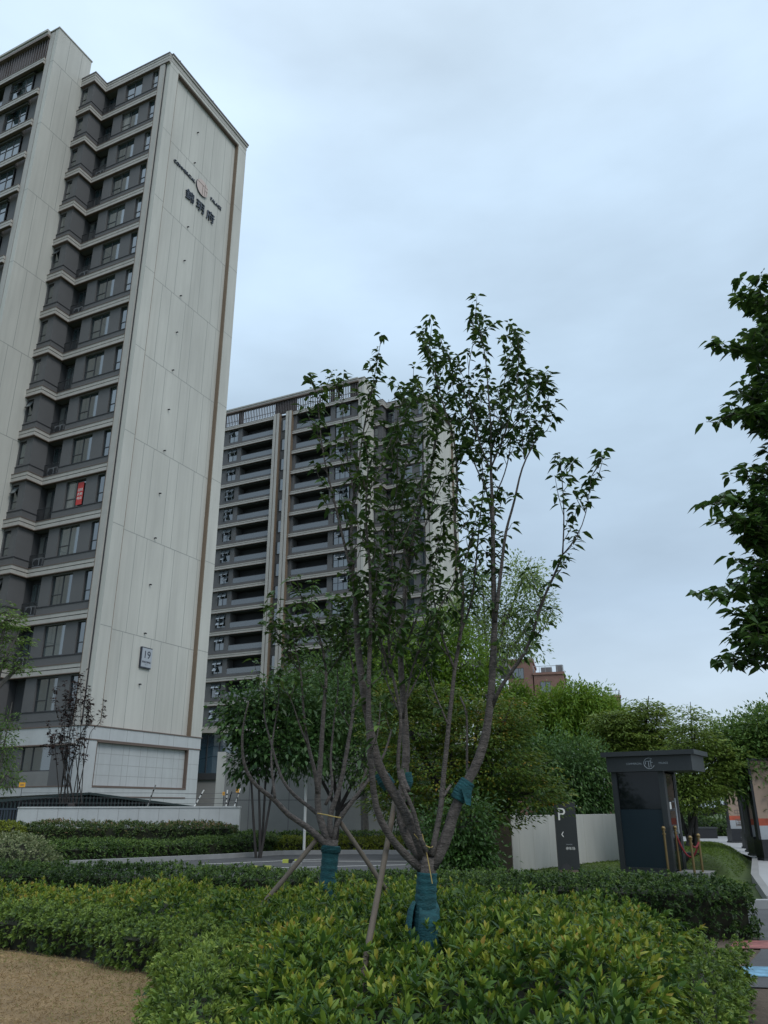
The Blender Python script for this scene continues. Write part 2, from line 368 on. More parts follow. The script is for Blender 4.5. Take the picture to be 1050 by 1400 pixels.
# parking lane on the left with its curved kerb
ROAD = [(-11.5, 21.5), (1.5, 19.5), (3.5, 21), (3.0, 30), (-1.5, 30.5), (-3.6, 30.2), (-5.2, 28.2), (-7.4, 26.2)]
sheet('car_lane', ROAD, .004, M['asphalt'])
kb = MB()
KP = [(-12, 22.3), (-9.6, 24.4), (-7.4, 26.2), (-5.2, 28.2), (-3.6, 30.2), (-1.5, 30.5), (3.0, 30)]
for a, b in zip(KP[:-1], KP[1:]):
    a = np.array(a); b = np.array(b); d = (b - a) / np.linalg.norm(b - a); nn = np.array([-d[1], d[0]])
    kb.prism([tuple(a - nn * .02), tuple(b - nn * .02), tuple(b + nn * .16), tuple(a + nn * .16)], -.05, .14, M['kerb'])
tag(kb.build('lane_kerb'), kind='structure')
for i, (a, b) in enumerate([((-4.6, 23.2), (.6, 24.8)), ((-3.2, 26.6), (1.8, 26.3)), ((-5.5, 25.2), (-2.0, 27.6))]):
    a = np.array(a); b = np.array(b); d = (b - a) / np.linalg.norm(b - a); nn = np.array([-d[1], d[0]]) * .06
    sheet('lane_marking', [a - nn, b - nn, b + nn, a + nn], .010, M['mark'])

# ------------------------------------------------------------------ the two apartment towers (one design, built twice)
AL = .45039
LX = np.array([math.cos(AL), -math.sin(AL)]); LY = np.array([math.sin(AL), math.cos(AL)])
BZ = [8.71 + 2.965 * k for k in range(15)] + [53.25]           # centre heights of the string courses
def band_profile(mb, x0, x1, u, z, side=0, lip=.19, x_in=None):
    """front-facing run of one string course; u is the wall face"""
    pass
def course(polyboxes, z, top=False):
    """polyboxes: list of (x0,x1,y0,y1,axis) slabs in plan at wall face; the moulding is five layers with different projections"""
    mb = MB()
    lay = [(-.30, -.255, .20, 'brown'), (-.255, -.03, .17, 'trim'), (-.03, .02, .12, 'dark'), (.02, .235, .17, 'trim'), (.235, .275, .20, 'brown')]
    if top: lay = [(-.42, -.37, .20, 'brown'), (-.37, -.12, .17, 'trim'), (-.12, -.07, .12, 'dark'), (-.07, .16, .17, 'trim'), (.16, .20, .14, 'dark'), (.20, .38, .19, 'trim'), (.38, .50, .22, 'louvre')]
    for a, b, p, mt in lay:
        for kind, v in polyboxes:
            if kind == 'front':  # x0,x1,u
                x0, x1, u = v; mb.box(x0, x1, u - p, u + .02, z + a, z + b, M[mt])
            elif kind == 'zig':  # front run to concave corner xc, back to convex (xc,uv), on to xe
                x0, xc, u, uv, xe = v
                mb.box(xc + p, x0, u - p, u + .02, z + a, z + b, M[mt])
                mb.box(xc - .02, xc + p, uv, u + .02, z + a, z + b, M[mt])
                mb.box(xe, xc + p, uv - p, uv, z + a, z + b, M[mt])
    return mb

def window_mesh(w, h, mull=(), trans=(), fr=.05, d=.07):
    """frame mesh (origin bottom centre, facing -y) and glass mesh"""
    f = MB(); x0, x1 = -w / 2, w / 2
    f.box(x0, x0 + fr, -d, 0, 0, h, M['frame']); f.box(x1 - fr, x1, -d, 0, 0, h, M['frame'])
    f.box(x0 + fr, x1 - fr, -d, 0, 0, fr, M['frame']); f.box(x0 + fr, x1 - fr, -d, 0, h - fr, h, M['frame'])
    for a in mull: f.box(a - .03, a + .03, -d + .004, 0, fr, h - fr, M['frame'])
    for (a, b, z) in trans: f.box(a, b, -d + .008, 0, z - .025, z + .025, M['frame'])
    ps = []
    for mt in ('glass', 'glass', 'glass_b', 'glass', 'glass_c'):
        g = MB(); xm = x0 + (x1 - x0) * .38
        if mt == 'glass_c': g.box(x0 + fr * .6, xm, -.035, -.02, fr * .6, h - fr * .6, M['glass_c']).box(xm, x1 - fr * .6, -.035, -.02, fr * .6, h - fr * .6, M['glass'])
        else: g.box(x0 + fr * .6, x1 - fr * .6, -.035, -.02, fr * .6, h - fr * .6, M[mt])
        ps.append(g.mesh('pane'))
    return [f.mesh('window'), ps]
PR = random.Random(12)
def add_window(t, meshes, x, u, z, name='window', open_=0, w=None, h=None):
    f = link_copy(name, meshes[0], t, (x, u, z)); link_copy('pane', PR.choice(meshes[1]), f)
    return f

def railing_mesh(w, h, mat, n, y=-.03):
    r = MB(); r.box(-w / 2, w / 2, y - .02, y + .02, h - .04, h, mat); r.box(-w / 2, w / 2, y - .02, y + .02, .04, .075, mat)
    for i in range(n): x = -w / 2 + .02 + (w - .04) * i / (n - 1); r.box(x - .012, x + .012, y - .012, y + .012, 0 if i in (0, n - 1) else .075, h - .04, mat)
    return r.mesh('railing')
WIN_BIG = window_mesh(1.63, 1.84, (0.0,), ((-.76, 0, .62),)); WIN_SMALL = window_mesh(.56, 1.84, (), ((-.24, .24, .62),))
WIN_BUMP = window_mesh(.55, 1.5, (), ((-.22, .22, .5),)); WIN_BAY = window_mesh(1.1, 2.0, (-.1, .25), ())
WIN_CASE = window_mesh(1.45, 1.75, (0.0,), ((-.68, .68, .95),)); WIN_CASE_W = window_mesh(2.15, 1.75, (-.35, .4), ((-1.03, 1.03, .95),)); WIN_STAIR = window_mesh(.66, 1.7, (), ())
RAIL_W = railing_mesh(1.5, .72, M['whiterail'], 17); RAIL_D = railing_mesh(1.22, .78, M['darkrail'], 12)
def awning_mesh(w, h, tilt):
    """hinged sash leaning out: hinge on top at origin"""
    m = MB(); dy, dz = -math.sin(tilt) * h, -math.cos(tilt) * h
    az = np.array([0, dy / 2, dz / 2]); ay = np.array([0, math.cos(tilt), -math.sin(tilt)])
    m.obox(az, (w / 2, 0, 0), ay * .012, az, M['glass_sky'])
    for s in (-1, 1): m.obox(az + np.array([s * (w / 2), 0, 0]), (.02, 0, 0), ay * .02, az * 1.02, M['frame'])
    m.obox(az * 2, (w / 2 + .02, 0, 0), ay * .02, np.array([0, dy, dz]) / h * .02, M['frame'])
    return m.mesh('awning_sash')
AWN = awning_mesh(.6, .68, math.radians(32)); AWN_S = awning_mesh(.42, .5, math.radians(28))

ac = MB(); ac.box(-.4, .4, -.14, .14, .03, .62, M['bannergrey']); ac.box(-.38, .38, .0, .1, 0, .03, M['frame'])
ac.tube([(-.1, -.141, .33), (-.1, -.15, .33)], .22, M['frame'], 14); ac.box(.2, .36, -.145, -.14, .1, .55, M['frame'])
ACU = ac.mesh('air_conditioner')
def tower(name, label, C, zoff, near):
    t = thing(name, label, 'apartment tower', (C[0], C[1], zoff), -AL)
    # --- end block B: gable slab, front piers, dark core
    g = MB(); zb, zt = 5.65, 53.02
    g.box(-.62, -.32, .0, 9.43, zb, zt, M['panel'])                       # recessed field
    for a, b in ((0.0, .86), (8.42, 9.43)): g.box(-.32, 0, a, b, zb, zt, M['panel'])
    g.box(-.32, 0, .86, 8.42, 52.75, zt, M['panel'])
    g.box(-.30, -.025, .862, .90, zb, 52.72, M['bronze']); g.box(-.30, -.03, 8.36, 8.418, zb, 52.72, M['bronze']); g.box(-.30, -.03, .90, 8.36, 52.66, 52.748, M['brown'])
    g.box(-.02, .004, .852, .886, zb, 52.75, M['bronze'])
    g.box(-.62, -.0, .0, 9.43, zt, 53.74, M['panel']) if False else None
    go = g.build('gable_wall', t)
    jm = MB()
    Z = [5.65, 11.0] + [11.0 + 5.94 * i for i in range(1, 8)]
    for i, z in enumerate(Z[1:]):
        jm.box(-.32, -.316, .90, 8.36, z - .018, z + .018, M['joint']); jm.box(0, .004, 0.0, .86, z - .018, z + .018, M['joint']); jm.box(0, .004, 8.42, 9.43, z - .018, z + .018, M['joint'])
        jm.box(-.36, 0, -.004, 0, z - .018, z + .018, M['joint'])
    for i, z in enumerate(Z):
        z1 = Z[i + 1] if i + 1 < len(Z) else 52.7
        for v in ((2.3, 3.2, 4.75, 5.72, 7.15, 8.05) if i % 2 else (2.05, 2.95, 4.45, 5.32, 6.9, 7.9)):
            jm.box(-.32, -.3165, v - .014, v + .014, z + .02, z1 - .02, M['joint'])
    jm.build('panel_joints', t)
    for z in np.arange(8.26, 51, 2.97):
        if z < 42 or z > 46.5: MB().tube([(-.32, 3.8, z), (-.22, 3.8, z)], .045, M['dark'], 6).box(-.22, -.16, 3.76, 3.84, z - .05, z + .02, M['dark']).build('facade_anchor', t)
    cap = MB()                                                           # parapet along the gable
    cap.box(-.62, .02, -.02, 9.45, 53.022, 53.42, M['trim']); cap.box(-.62, .10, .03, 9.52, 53.42, 53.60, M['trim']); cap.box(-.66, .14, .0, 9.56, 53.60, 53.74, M['louvre'])
    cap.box(-7.58, -6.4, -1.1, -.0, 52.9, 52.95, M['roof']); cap.box(-7.58, -.64, .0, .5, 52.86, 52.92, M['roof'])
    cap.box(-9, -.68, 8.9, 9.43, 52.9, 53.7, M['trim']); cap.box(-9, -.66, .3, 8.9, 52.9, 53.2, M['roof'])
    cap.build('parapet', t)
    for x, y in ((-.3, 1.2), (-6.1, .4), (-.3, 5.2)): MB().tube([(x, y, 53.7), (x, y, 54.5)], .03, M['dark'], 6).build('lightning_rod', t)
    st = MB()
    st.box(-.86, -.42, -.16, .3, zb, 52.8, M['trim']); st.box(-.42, -.36, -.06, .3, zb, 52.8, M['dark']); st.box(-.36, -.0, -.012, .0, zb, 52.95, M['panel']); st.box(-.36, 0, -.10, -.012, 52.8, 52.95, M['trim'])
    st.box(-.885, -.86, -.17, .1, zb, 52.8, M['bronze'])
    st.build('corner_pilaster', t)
    wl = MB(); ww = 'greywall'
    wl.box(-7.6, -.62, .55, 9.40, 5.6, 53.0, M['room'])                    # dark interior mass behind the openings
    for a, b in ((-1.12, -.885), (-2.62, -1.68), (-5.11, -4.25)): wl.box(a, b, 0, .55, zb, 52.9, M[ww])
    wl.box(-7.6, -6.41, -.94, .54, 0, 52.9, M['room'])
    wl.box(-6.57, -6.37, -1.15, .0, 0, 52.9, M['greywall2']); wl.box(-6.95, -6.57, -1.15, -.95, 0, 52.9, M[ww]); wl.box(-7.6, -7.52, -1.15, -.95, 0, 52.9, M[ww])
    wl.box(-6.37, -5.11, 1.1 - .6, .56, zb, 52.9, M['room'])
    for i, b in enumerate(BZ[:15] + [5.72]):
        top = b + .80
        lo = b - .30
        nxt = (BZ[i + 1] if i < 15 else BZ[0]) - .30 - (.12 if i == 14 else 0)
        for a, c in ((-1.68, -1.12), (-4.25, -2.62)):
            wl.box(a, c, .0, .5, lo, top, M[ww])
            wl.box(a, c, .0, .5, nxt - .08, nxt, M[ww])
        wl.box(-5.11, -.885, -.03, 0, b + .26, top - .06, M[ww]); wl.box(-5.11, -.885, -.06, 0, top - .06, top, M['dark'])
        wl.box(-6.37, -6.34, -1.15, 0, b + .26, top - .06, M['greywall2']); wl.box(-6.37, -6.31, -1.18, 0, top - .06, top, M['dark'])
        wl.box(-7.6, -6.34, -1.18, -1.15, b + .26, top - .06, M[ww]); wl.box(-7.6, -6.31, -1.21, -1.15, top - .06, top, M['dark'])
        wl.box(-7.52, -6.95, -1.15, -.95, lo, top + .12, M[ww]); wl.box(-7.52, -6.95, -1.15, -.95, nxt - .14, nxt, M[ww])
        wl.box(-6.37, -5.11, -.02, .45, lo, b + .35, M[ww])
    wl.build('front_wall', t)
    for i, b in enumerate(BZ):
        course([('zig', (-.90 if i < 15 else -.03, -6.37, 0, -1.15, -7.6))], b, top=(i == 15)).build('string_course', t)
    ks = range(15) if near else range(4, 15)
    rr = random.Random(3)
    for k in ks:
        b = BZ[k]; z = b + .82
        f = add_window(t, WIN_SMALL, -1.40, .16, z); 
        f = add_window(t, WIN_BIG, -3.435, .18, z)
        if near and (k in (0, 3, 7, 8, 10, 11, 13) or rr.random() < .15): link_copy('railing', RAIL_W, f, (0.0, .06, .05))
        f2 = add_window(t, WIN_BUMP, -7.235, -1.02, b + .94)
        if near and rr.random() < .45: link_copy('awning_sash', AWN_S, f2, (0, -.08, 1.42))
        add_window(t, WIN_BAY, -5.72, .46, b + .45)
        link_copy('bay_railing', RAIL_D, t, (-5.74, -.02, b + .36))
        if near and k in (0, 1, 2, 4, 5, 8, 9, 12): link_copy('air_conditioner', ACU, t, (-5.85, .25, b + .355))
    if near:
        f = add_window(t, WIN_BIG, -3.435, .18, 6.5 - .0); add_window(t, WIN_SMALL, -1.40, .16, 6.5)
    # --- wing A: taller slab standing forward
    ax = -7.6; ua = -3.95; W_ = 24.8
    a = MB()
    a.box(ax - .36, ax, ua, -.75, 0, 56.1, M['panel']); a.box(ax - .42, ax - .36, ua + .06, -.75, 0, 56.1, M['dark']); a.box(ax - .86, ax - .42, ua, -.75, 0, 56.0, M['trim'])
    a.box(ax - .885, ax - .86, ua + .0, -.9, 0, 55.6, M['bronze'])
    a.build('wing_gable', t)
    ja = MB()
    for i, z in enumerate([5.3 + 5.94 * q for q in range(9)]):
        ja.box(ax, ax + .004, ua, -.75, z - .018, z + .018, M['joint']); ja.box(ax - .36, ax, ua - .004, ua, z - .018, z + .018, M['joint'])
        for v in ((.75, 1.8) if i % 2 else (1.1, 2.3)): ja.box(ax, ax + .0045, ua + v - .014, ua + v + .014, z + .02, min(z + 5.92, 56), M['joint'])
    ja.build('panel_joints', t)
    b_ = MB(); xl = ax - W_
    b_.box(xl, ax - .90, ua + 1.55, -.76, 0, 53.18, M['room']); b_.box(xl, ax, -.75, 9.3, 0, 53.0, M['greywall2'])
    b_.box(xl, ax - .88, ua - .25, ua + .4, 55.55, 55.75, M['brown']); b_.box(xl, ax - .88, ua - .22, ua + .4, 55.75, 56.0, M['trim']); b_.box(xl, ax - .9, ua - .3, ua + .42, 56.0, 56.2, M['trim']); b_.box(ax - .9, ax + .05, ua - .05, -.7, 56.1, 56.2, M['trim']); b_.box(xl, ax - .9, ua, -.8, 53.2, 53.3, M['roof'])
    b_.build('wing_body', t)
    lv = MB(); z0, z1 = 53.68, 55.55
    x = ax - 1.0; i = 0
    while x > xl:
        lv.box(x - .07, x, ua - .02, ua + .14, z0, z1, M['louvre']); x -= .27; i += 1
    for s, e in ((.9, 2.2), (4.6, 5.3), (10.6, 14.1), (19.6, 20.3), (22.6, 23.4)): lv.box(ax - e, ax - s, ua + .2, ua + .35, z0, z1, M['louvre'])
    lv.box(xl, ax - .9, ua + .16, ua + .2, z0 + .55, z0 + .62, M['louvre'])
    lv.build('roof_louvre', t)
    lowest = 1 if not near else 8
    wm = MB(); gz = 'greywall'
    segs_wall = [(-.90, -2.12), (-4.42, -5.12)] if near else [(-.90, -2.12), (-4.42, -5.12), (-10.46, -10.98), (-11.9, -13.0), (-19.5, -20.2), (-21.7, -23.9)]
    for s, e in segs_wall: wm.box(ax + e, ax + s, ua + (.35 if s == -.90 else .12), ua + 1.54, 0 if not near else 20, 53.0, M[gz])
    for (s, e) in ([(-5.12, -10.46)] if near else [(-5.12, -10.46), (-13.85, -19.5)]):
        wm.box(ax + e, ax + s, ua + 1.45, ua + 1.54, 0 if not near else 20, 53, M['room'])
    bal = []
    for k in range(lowest, 15):
        b = BZ[k]; nb = BZ[k + 1]
        for s, e in ([(-2.12, -4.42), (-5.12, -10.46)] if near else [(-2.12, -4.42), (-5.12, -10.46), (-13.85, -19.5), (-20.2, -21.7)]):
            isbal = (e - s) < -4
            wm.box(ax + e, ax + s, ua + .12, ua + (1.44 if isbal else .4), b - .25, b + (.62 if isbal else .75), M[gz])
            if isbal: wm.box(ax + e, ax + s, ua + .12, ua + 1.44, nb - .42, nb - .3, M['room'])
            else: wm.box(ax + e, ax + s, ua + .12, ua + .4, nb - .42, nb - .3, M[gz])
    wm.build('wing_wall', t)
    runs = [('front', (ax - 10.95, ax - .89, ua + .02))] if near else [('front', (ax - 10.95, ax - .89, ua + .02)), ('front', (ax - W_ + .9, ax - 13.9, ua + .02))]
    for k in range(lowest, 16): course(runs, BZ[k] if k < 15 else 53.2).build('wing_string_course', t)
    if not near:
        pl = MB()
        for c in (-11.43, -13.43):
            pl.box(ax + c - .46, ax + c - .06, ua - .45, ua + .3, 0, 53.5, M['trim']); pl.box(ax + c + .06, ax + c + .46, ua - .45, ua + .3, 0, 53.5, M['trim']); pl.box(ax + c - .06, ax + c + .06, ua - .35, ua + .3, 0, 53.5, M['brown'])
            for sx in (-.48, .46): pl.box(ax + c + sx, ax + c + sx + .02, ua - .43, ua + .3, 0, 53.5, M['bronze'])
        pl.build('pilaster', t)
    for k in range(lowest, 15):
        b = BZ[k]
        for x, wd in ([(-3.27, 'w')] if near else [(-3.27, 'w'), (-20.95, 'n')]):
            f = add_window(t, WIN_CASE_W if wd == 'w' else WIN_CASE, ax + x, ua + .30, b + .77)
            if not near or rr.random() < .6:
                for s in (-.36, .36):
                    if rr.random() < .9: link_copy('awning_sash', AWN, f, (s, -.09, 1.69))
                    if rr.random() < .3: link_copy('awning_sash', AWN, f, (s, -.09, .9))
        if not near: add_window(t, WIN_STAIR, ax - 12.45, ua + .10, b + .7, 'stair_window')
        for s, e in ([(-5.12, -10.46)] if near else [(-5.12, -10.46), (-13.85, -19.5)]):
            w = s - e; m = MB(); c = ax + (s + e) / 2
            m.box(c - w / 2 + .02, c + w / 2 - .02, ua + .16, ua + .175, b + .64, b + 1.30, M['balu'])
            m.box(c - w / 2, c + w / 2, ua + .145, ua + .19, b + 1.30, b + 1.35, M['darkrail'])
            for q in range(5): xx = c - w / 2 + w * q / 4; m.box(xx - .02, xx + .02, ua + .17, ua + .21, b + .62, b + 1.30, M['darkrail'])
            m.build('balustrade', t)
    return t

C1 = np.array([-15.547, 42.4])
t1 = tower('apartment_tower', 'nearest tall apartment tower with a pale blank gable carrying the number 19 plate', C1, 0, True)
C2 = np.array([6.008, 91.948])
t2 = tower('apartment_tower', 'farther apartment tower with stacked dark balconies rising behind the cherry trees', C2, -.8, False)
# stone base, sign and lettering of the near tower (gable lies in the local plane x = 0, facing +x)
bs = MB()
bs.box(-.62, .05, -.05, 9.33, 4.98, 5.62, M['tile']); bs.box(-.62, .09, -.09, 9.40, 5.62, 5.68, M['brown']); bs.box(-.62, .07, -.07, 9.36, 4.92, 4.98, M['brown'])
bs.box(-.62, .03, -.03, .78, 0, 4.92, M['tile']); bs.box(-.62, .03, 8.27, 9.30, 0, 4.92, M['tile']); bs.box(-.62, .03, .78, 8.27, 0, 2.58, M['tile']); bs.box(-.62, -.18, .78, 8.27, 2.58, 4.92, M['tile'])
bs.box(-.17, .05, .78, 8.27, 2.58, 2.68, M['brown']); bs.box(-.17, .045, 8.19, 8.27, 2.68, 4.92, M['brown']); bs.box(-.17, .045, .78, .82, 2.68, 4.92, M['brown']); bs.box(-.17, .06, .82, 8.19, 4.84, 4.92, M['brown'])
bs.box(.03, .05, .78, 8.27, 2.08, 2.16, M['brown'])
for v in (1.2, 2.1, 3.0, 3.45, 4.35, 4.9, 5.75, 6.3, 7.2, 7.7): bs.box(-.18, -.176, v - .012, v + .012, 2.68, 4.84, M['tilejoint'])
for z in (3.2, 3.75, 4.3): bs.box(-.18, -.177, .82, 8.19, z - .012, z + .012, M['tilejoint'])
for v in (.3, 1.6, 2.9, 4.2, 5.5, 6.8, 8.1): bs.box(.05, .054, v - .012, v + .012, 4.98, 5.62, M['tilejoint'])
for z in (1.5, 2.35, 3.2, 4.05): bs.box(.03, .034, 8.27, 9.3, z - .012, z + .012, M['tilejoint'])
for v in (1.6, 3.2, 4.8, 6.4): bs.box(.03, .034, v - .012, v + .012, .4, 2.08, M['tilejoint'])
bs.box(-7.6, -.62, -.12, .5, 4.75, 5.62, M['tile']); bs.box(-7.6, -.62, -.16, .5, 5.62, 5.68, M['brown']); bs.box(-7.6, -.62, -.15, .5, 4.68, 4.75, M['brown'])
bs.box(-.62, -.0, -.055, -.03, 0, 4.9, M['tile'])
bs.box(-2.3, -1.3, -.03, .4, 2.6, 4.68, M['greywall']); bs.box(-7.6, -4.5, -.03, .4, 0, 4.68, M['greywall'])
bs.box(-4.5, -2.3, -.02, .3, 2.6, 3.4, M['concrete']); bs.box(-7.6, -.62, -.06, .4, .6, 2.6, M['tile']); bs.box(-7.6, -.62, -.08, .4, 2.60, 2.66, M['brown'])
bs.build('stone_base', t1)
gw = window_mesh(2.2, 1.28, (-.35,), ()); add_window(t1, gw, -3.4, .1, 3.4)
gw2 = window_mesh(.62, 2.0, (), ()); add_window(t1, gw2, -.98, .05, 2.66)
sg = MB(); sg.box(-.31, -.20, 3.60, 4.50, 9.2, 10.42, M['signdark']); so = sg.build('number_plate', t1)
sf = MB(); sf.box(-.20, -.185, 3.66, 4.50, 9.27, 10.36, M['silver']); sf.build('plate_face', so)
RG = (math.pi / 2, 0, math.pi / 2)                                       # lettering that faces local +x
put_text('numeral', '19', .62, M['signdark'], so, (-.18, 4.07, 9.97), RG, .006)
put_text('plate_word', 'BUILDING', .155, M['signdark'], so, (-.18, 4.07, 9.56), RG, .008)
put_text('small_line', 'NO. 19', .07, M['letter'], so, (-.18, 4.07, 9.40), RG, .002)
put_text('sign_word', 'COMMERCIAL', .38, M['letter'], t1, (-.28, 2.88, 45.27), RG, .05)
put_text('sign_word', 'PALACE', .38, M['letter'], t1, (-.28, 6.58, 45.27), RG, .05)
for i, ch in enumerate('錦玥府'): put_text('sign_character', ch, .98, M['letter'], t1, (-.26, 3.68 + i * 1.2, 43.55), RG, .06)
em = MB(); ce = (4.87, 45.35); R = .68
pts = []
for q in range(40):
    th = 2 * math.pi * q / 40; yy = ce[0] + R * math.cos(th); zz = ce[1] + R * math.sin(th)
    pts.append((min(yy, ce[0] + .58), zz))
i0 = len(em.v); em.v += [(-.20, p[0], p[1]) for p in pts] + [(-.30, p[0], p[1]) for p in pts]
em.f.append(tuple(range(i0, i0 + 40))); em.mi.append(em.m(M['pink']))
for q in range(40): em.f.append((i0 + q, i0 + 40 + q, i0 + 40 + (q + 1) % 40, i0 + (q + 1) % 40)); em.mi.append(em.m(M['letter']))
em.box(-.199, -.19, 4.30, 5.05, 45.60, 45.64, M['brown']); em.box(-.199, -.19, 4.86, 4.90, 44.72, 45.60, M['brown']); em.box(-.199, -.19, 5.10, 5.14, 44.75, 45.86, M['brown'])
em.box(-.199, -.19, 5.14, 5.44, 45.32, 45.36, M['brown']); em.box(-.199, -.19, 5.14, 5.44, 45.62, 45.65, M['brown']); em.box(-.199, -.19, 5.30, 5.33, 44.85, 45.32, M['brown'])
em.build('emblem', t1)
rb = MB(); zr = BZ[3] + .95; rb.box(-3.30, -2.82, .06, .075, zr, zr + 1.45, M['red'])
ro = rb.build('red_notice', t1)
for i, tx in enumerate(('招租', '房屋', '电话')): put_text('notice_text', tx, .2, M['white'], ro, (-3.06, .055, zr + .95 - i * .27), (math.pi / 2, 0, 0), .003)
# ------------------------------------------------------------------ podium wall, pavilion, boundary wall, fences
def wall_between(mb, a, b, th, z0, z1, mat):
    a = np.array(a[:2]); b = np.array(b[:2]); d = (b - a) / np.linalg.norm(b - a); n = np.array([-d[1], d[0]])
    mb.prism([tuple(a), tuple(b), tuple(b + n * th), tuple(a + n * th)], z0, z1, mat); return d, n
pw = MB()
A = at(309, 1040, 40.0); B = at(640, 1040, 41.5)
d, n = wall_between(pw, A, B, .4, 0, 4.05, M['concrete'])
Lw = np.linalg.norm(B[:2] - A[:2])
for s in np.arange(1.2, Lw, 1.9):
    p = A[:2] + d * s; pw.prism([tuple(p - n * .004), tuple(p + d * .02 - n * .004), tuple(p + d * .02), tuple(p)], 0, 4.05, M['dark'])
pw.prism([tuple(A[:2] + d * .0 - n * .005), tuple(A[:2] + d * Lw - n * .005), tuple(A[:2] + d * Lw), tuple(A[:2])], 1.9, 1.92, M['dark'])
pwt = tag(pw.build('podium_wall'), 'long grey concrete wall behind the smaller cherry tree', 'wall')
ps = MB(); d2 = np.array([-.32, .95])
q = A[:2]; ps.prism([tuple(q + d * -.42), tuple(q - d * .004), tuple(q - d * .004 + n * 5), tuple(q + d * -.42 + n * 5)], 0, 4.12, M['concrete_l'])
ps.build('pale_end_pier', pwt)
pv = thing('glass_pavilion', 'low glass fronted pavilion between the two towers', 'pavilion')
pm = MB(); A = at(262, 1056, 54.0); B = at(345, 1056, 54.0)
pm.box(A[0], B[0], 54.2, 62, 0, A[2] - .45, M['concrete'])
pm.build('base_wall', pv)
fm = MB(); fm.box(A[0], B[0], 54.05, 62, A[2] - .45, A[2] - .05, M['frame']); zt = at(300, 1003, 54)[2]
fm.box(A[0], B[0], 53.6, 62, zt + .02, zt + .35, M['trim']); fm.build('fascia', pv)
gm = MB(); gm.box(A[0], B[0], 54.3, 54.35, A[2] - .05, zt, M['curtain']); gm.build('curtain_wall', pv)
fr = MB()
for x in np.arange(A[0], B[0], .82): fr.box(x, x + .05, 54.22, 54.3, A[2] - .05, zt, M['frame'])
fr.build('mullion', pv)

bw = MB(); A = at(25, 1104, 36.0); B = at(328, 1105, 36.0); zt = 1.57
bw.box(A[0], B[0], 36.0, 36.25, 0, zt, M['tile']); bw.box(A[0] - .02, B[0] + .02, 35.97, 36.28, zt, zt + .06, M['tile'])
for i in range(1, 11):
    x = A[0] + (B[0] - A[0]) * i / 11; bw.box(x - .012, x + .012, 35.996, 36.0, 0, zt, M['tilejoint'])
tag(bw.build('boundary_wall'), 'low white stone boundary wall in front of the near tower', 'wall')
sf_ = MB(); x0, x1 = A[0] - 7, A[0] - .1
sf_.box(x0, x1, 36.1, 36.16, 1.50, 1.58, M['bluefence']); sf_.box(x0, x1, 36.1, 36.16, .2, .28, M['bluefence'])
for x in np.arange(x0, x1, .13): sf_.box(x, x + .05, 36.11, 36.15, .02, 1.5, M['bluefence'])
tag(sf_.build('slat_fence'), 'dark blue grey slat fence joining the left end of the white boundary wall', 'fence')
cn = thing('garage_canopy', 'dark green slatted garage canopy at the foot of the near tower', 'canopy')
P0 = at(122, 1083, 38.6); P1 = at(266, 1102, 41.0); P2 = at(-60, 1098, 37.4)
cm = MB()
for (a, b) in ((P0, P1), (P2, P0)):
    dd = b - a; ln = np.linalg.norm(dd); ax = dd / ln; nn = np.array([-ax[1], ax[0], 0]); nn /= np.linalg.norm(nn)
    cm.obox((a + b) / 2 - np.array([0, 0, .06]), ax * ln / 2, nn * .1, (0, 0, .055), M['green_dark'])
cm.poly([P0 + np.array([0, 0, -.01]), P1 + np.array([0, 0, -.01]), (P1[0] - 9, P1[1] + .3, P1[2] + .3), P2 + np.array([0, 1.0, .2])], M['green_dark'])
cm.build('roof_edge', cn)
sm = MB()
for (a, b) in ((P0, P1), (P2, P0)):
    k = int(np.linalg.norm(b - a) / .16)
    for i in range(k):
        p = a + (b - a) * (i + .5) / k; sm.box(p[0] - .03, p[0] + .03, p[1] - .03, p[1] + .03, 0, p[2] - .115, M['green_dark'])
sm.build('slats', cn)
dk = MB()  # dark panels added behind the slats, standing in for shade
for (a, b) in ((P0, P1), (P2, P0)):
    o_ = np.array([0, .25, 0]); dk.poly([(a[0], a[1] + .25, 0), (b[0], b[1] + .25, 0), b + o_ - [0, 0, .1], a + o_ - [0, 0, .1]], M['dark'])
dk.build('shade_backing', cn)

# electric fence posts along the white wall, their wires and warning plates
def fpost(px0, py0, px1, py1, Y, label, mat='white', ins=True):
    t = thing('fence_post', label, 'fence post', group='electric fence posts')
    a = at(px0, py0, Y); b = at(px1, py1, Y); m = MB(); m.tube([a, b], .03, M[mat], 6); m.build('post', t)
    i = MB()
    for f in (.25, .5, .75): p = a + (b - a) * f; i.sphere(p + np.array([0, -.03, 0]), .035, M['blackg'], 6, 4)
    i.build('insulator', t); return t
fpost(265, 1104, 279, 1080, 36.1, 'pale slanting fence post on the white wall below the tower corner')
fpost(309, 1104, 311, 1080, 36.1, 'upright fence post with red foot near the right end of the white wall')
fpost(311, 1103, 317, 1082, 36.1, 'dark slanting strut beside the upright fence post on the white wall', 'frame')
fpost(320, 1104, 329, 1078, 36.1, 'pale slanting fence post at the right end of the white wall')
fpost(201, 1104, 213, 1073, 36.1, 'thin slanting fence post on the white wall under the blank gable', 'concrete')
wr = MB()
for f in (1098, 1091, 1084): wr.tube([at(30, f, 36.1), at(203, f, 36.1), at(270, f + 1, 36.1), at(325, f, 36.1)], .008, M['frame'], 4)
tag(wr.build('fence_wire'), 'three thin electric wires strung above the white wall', 'wire')
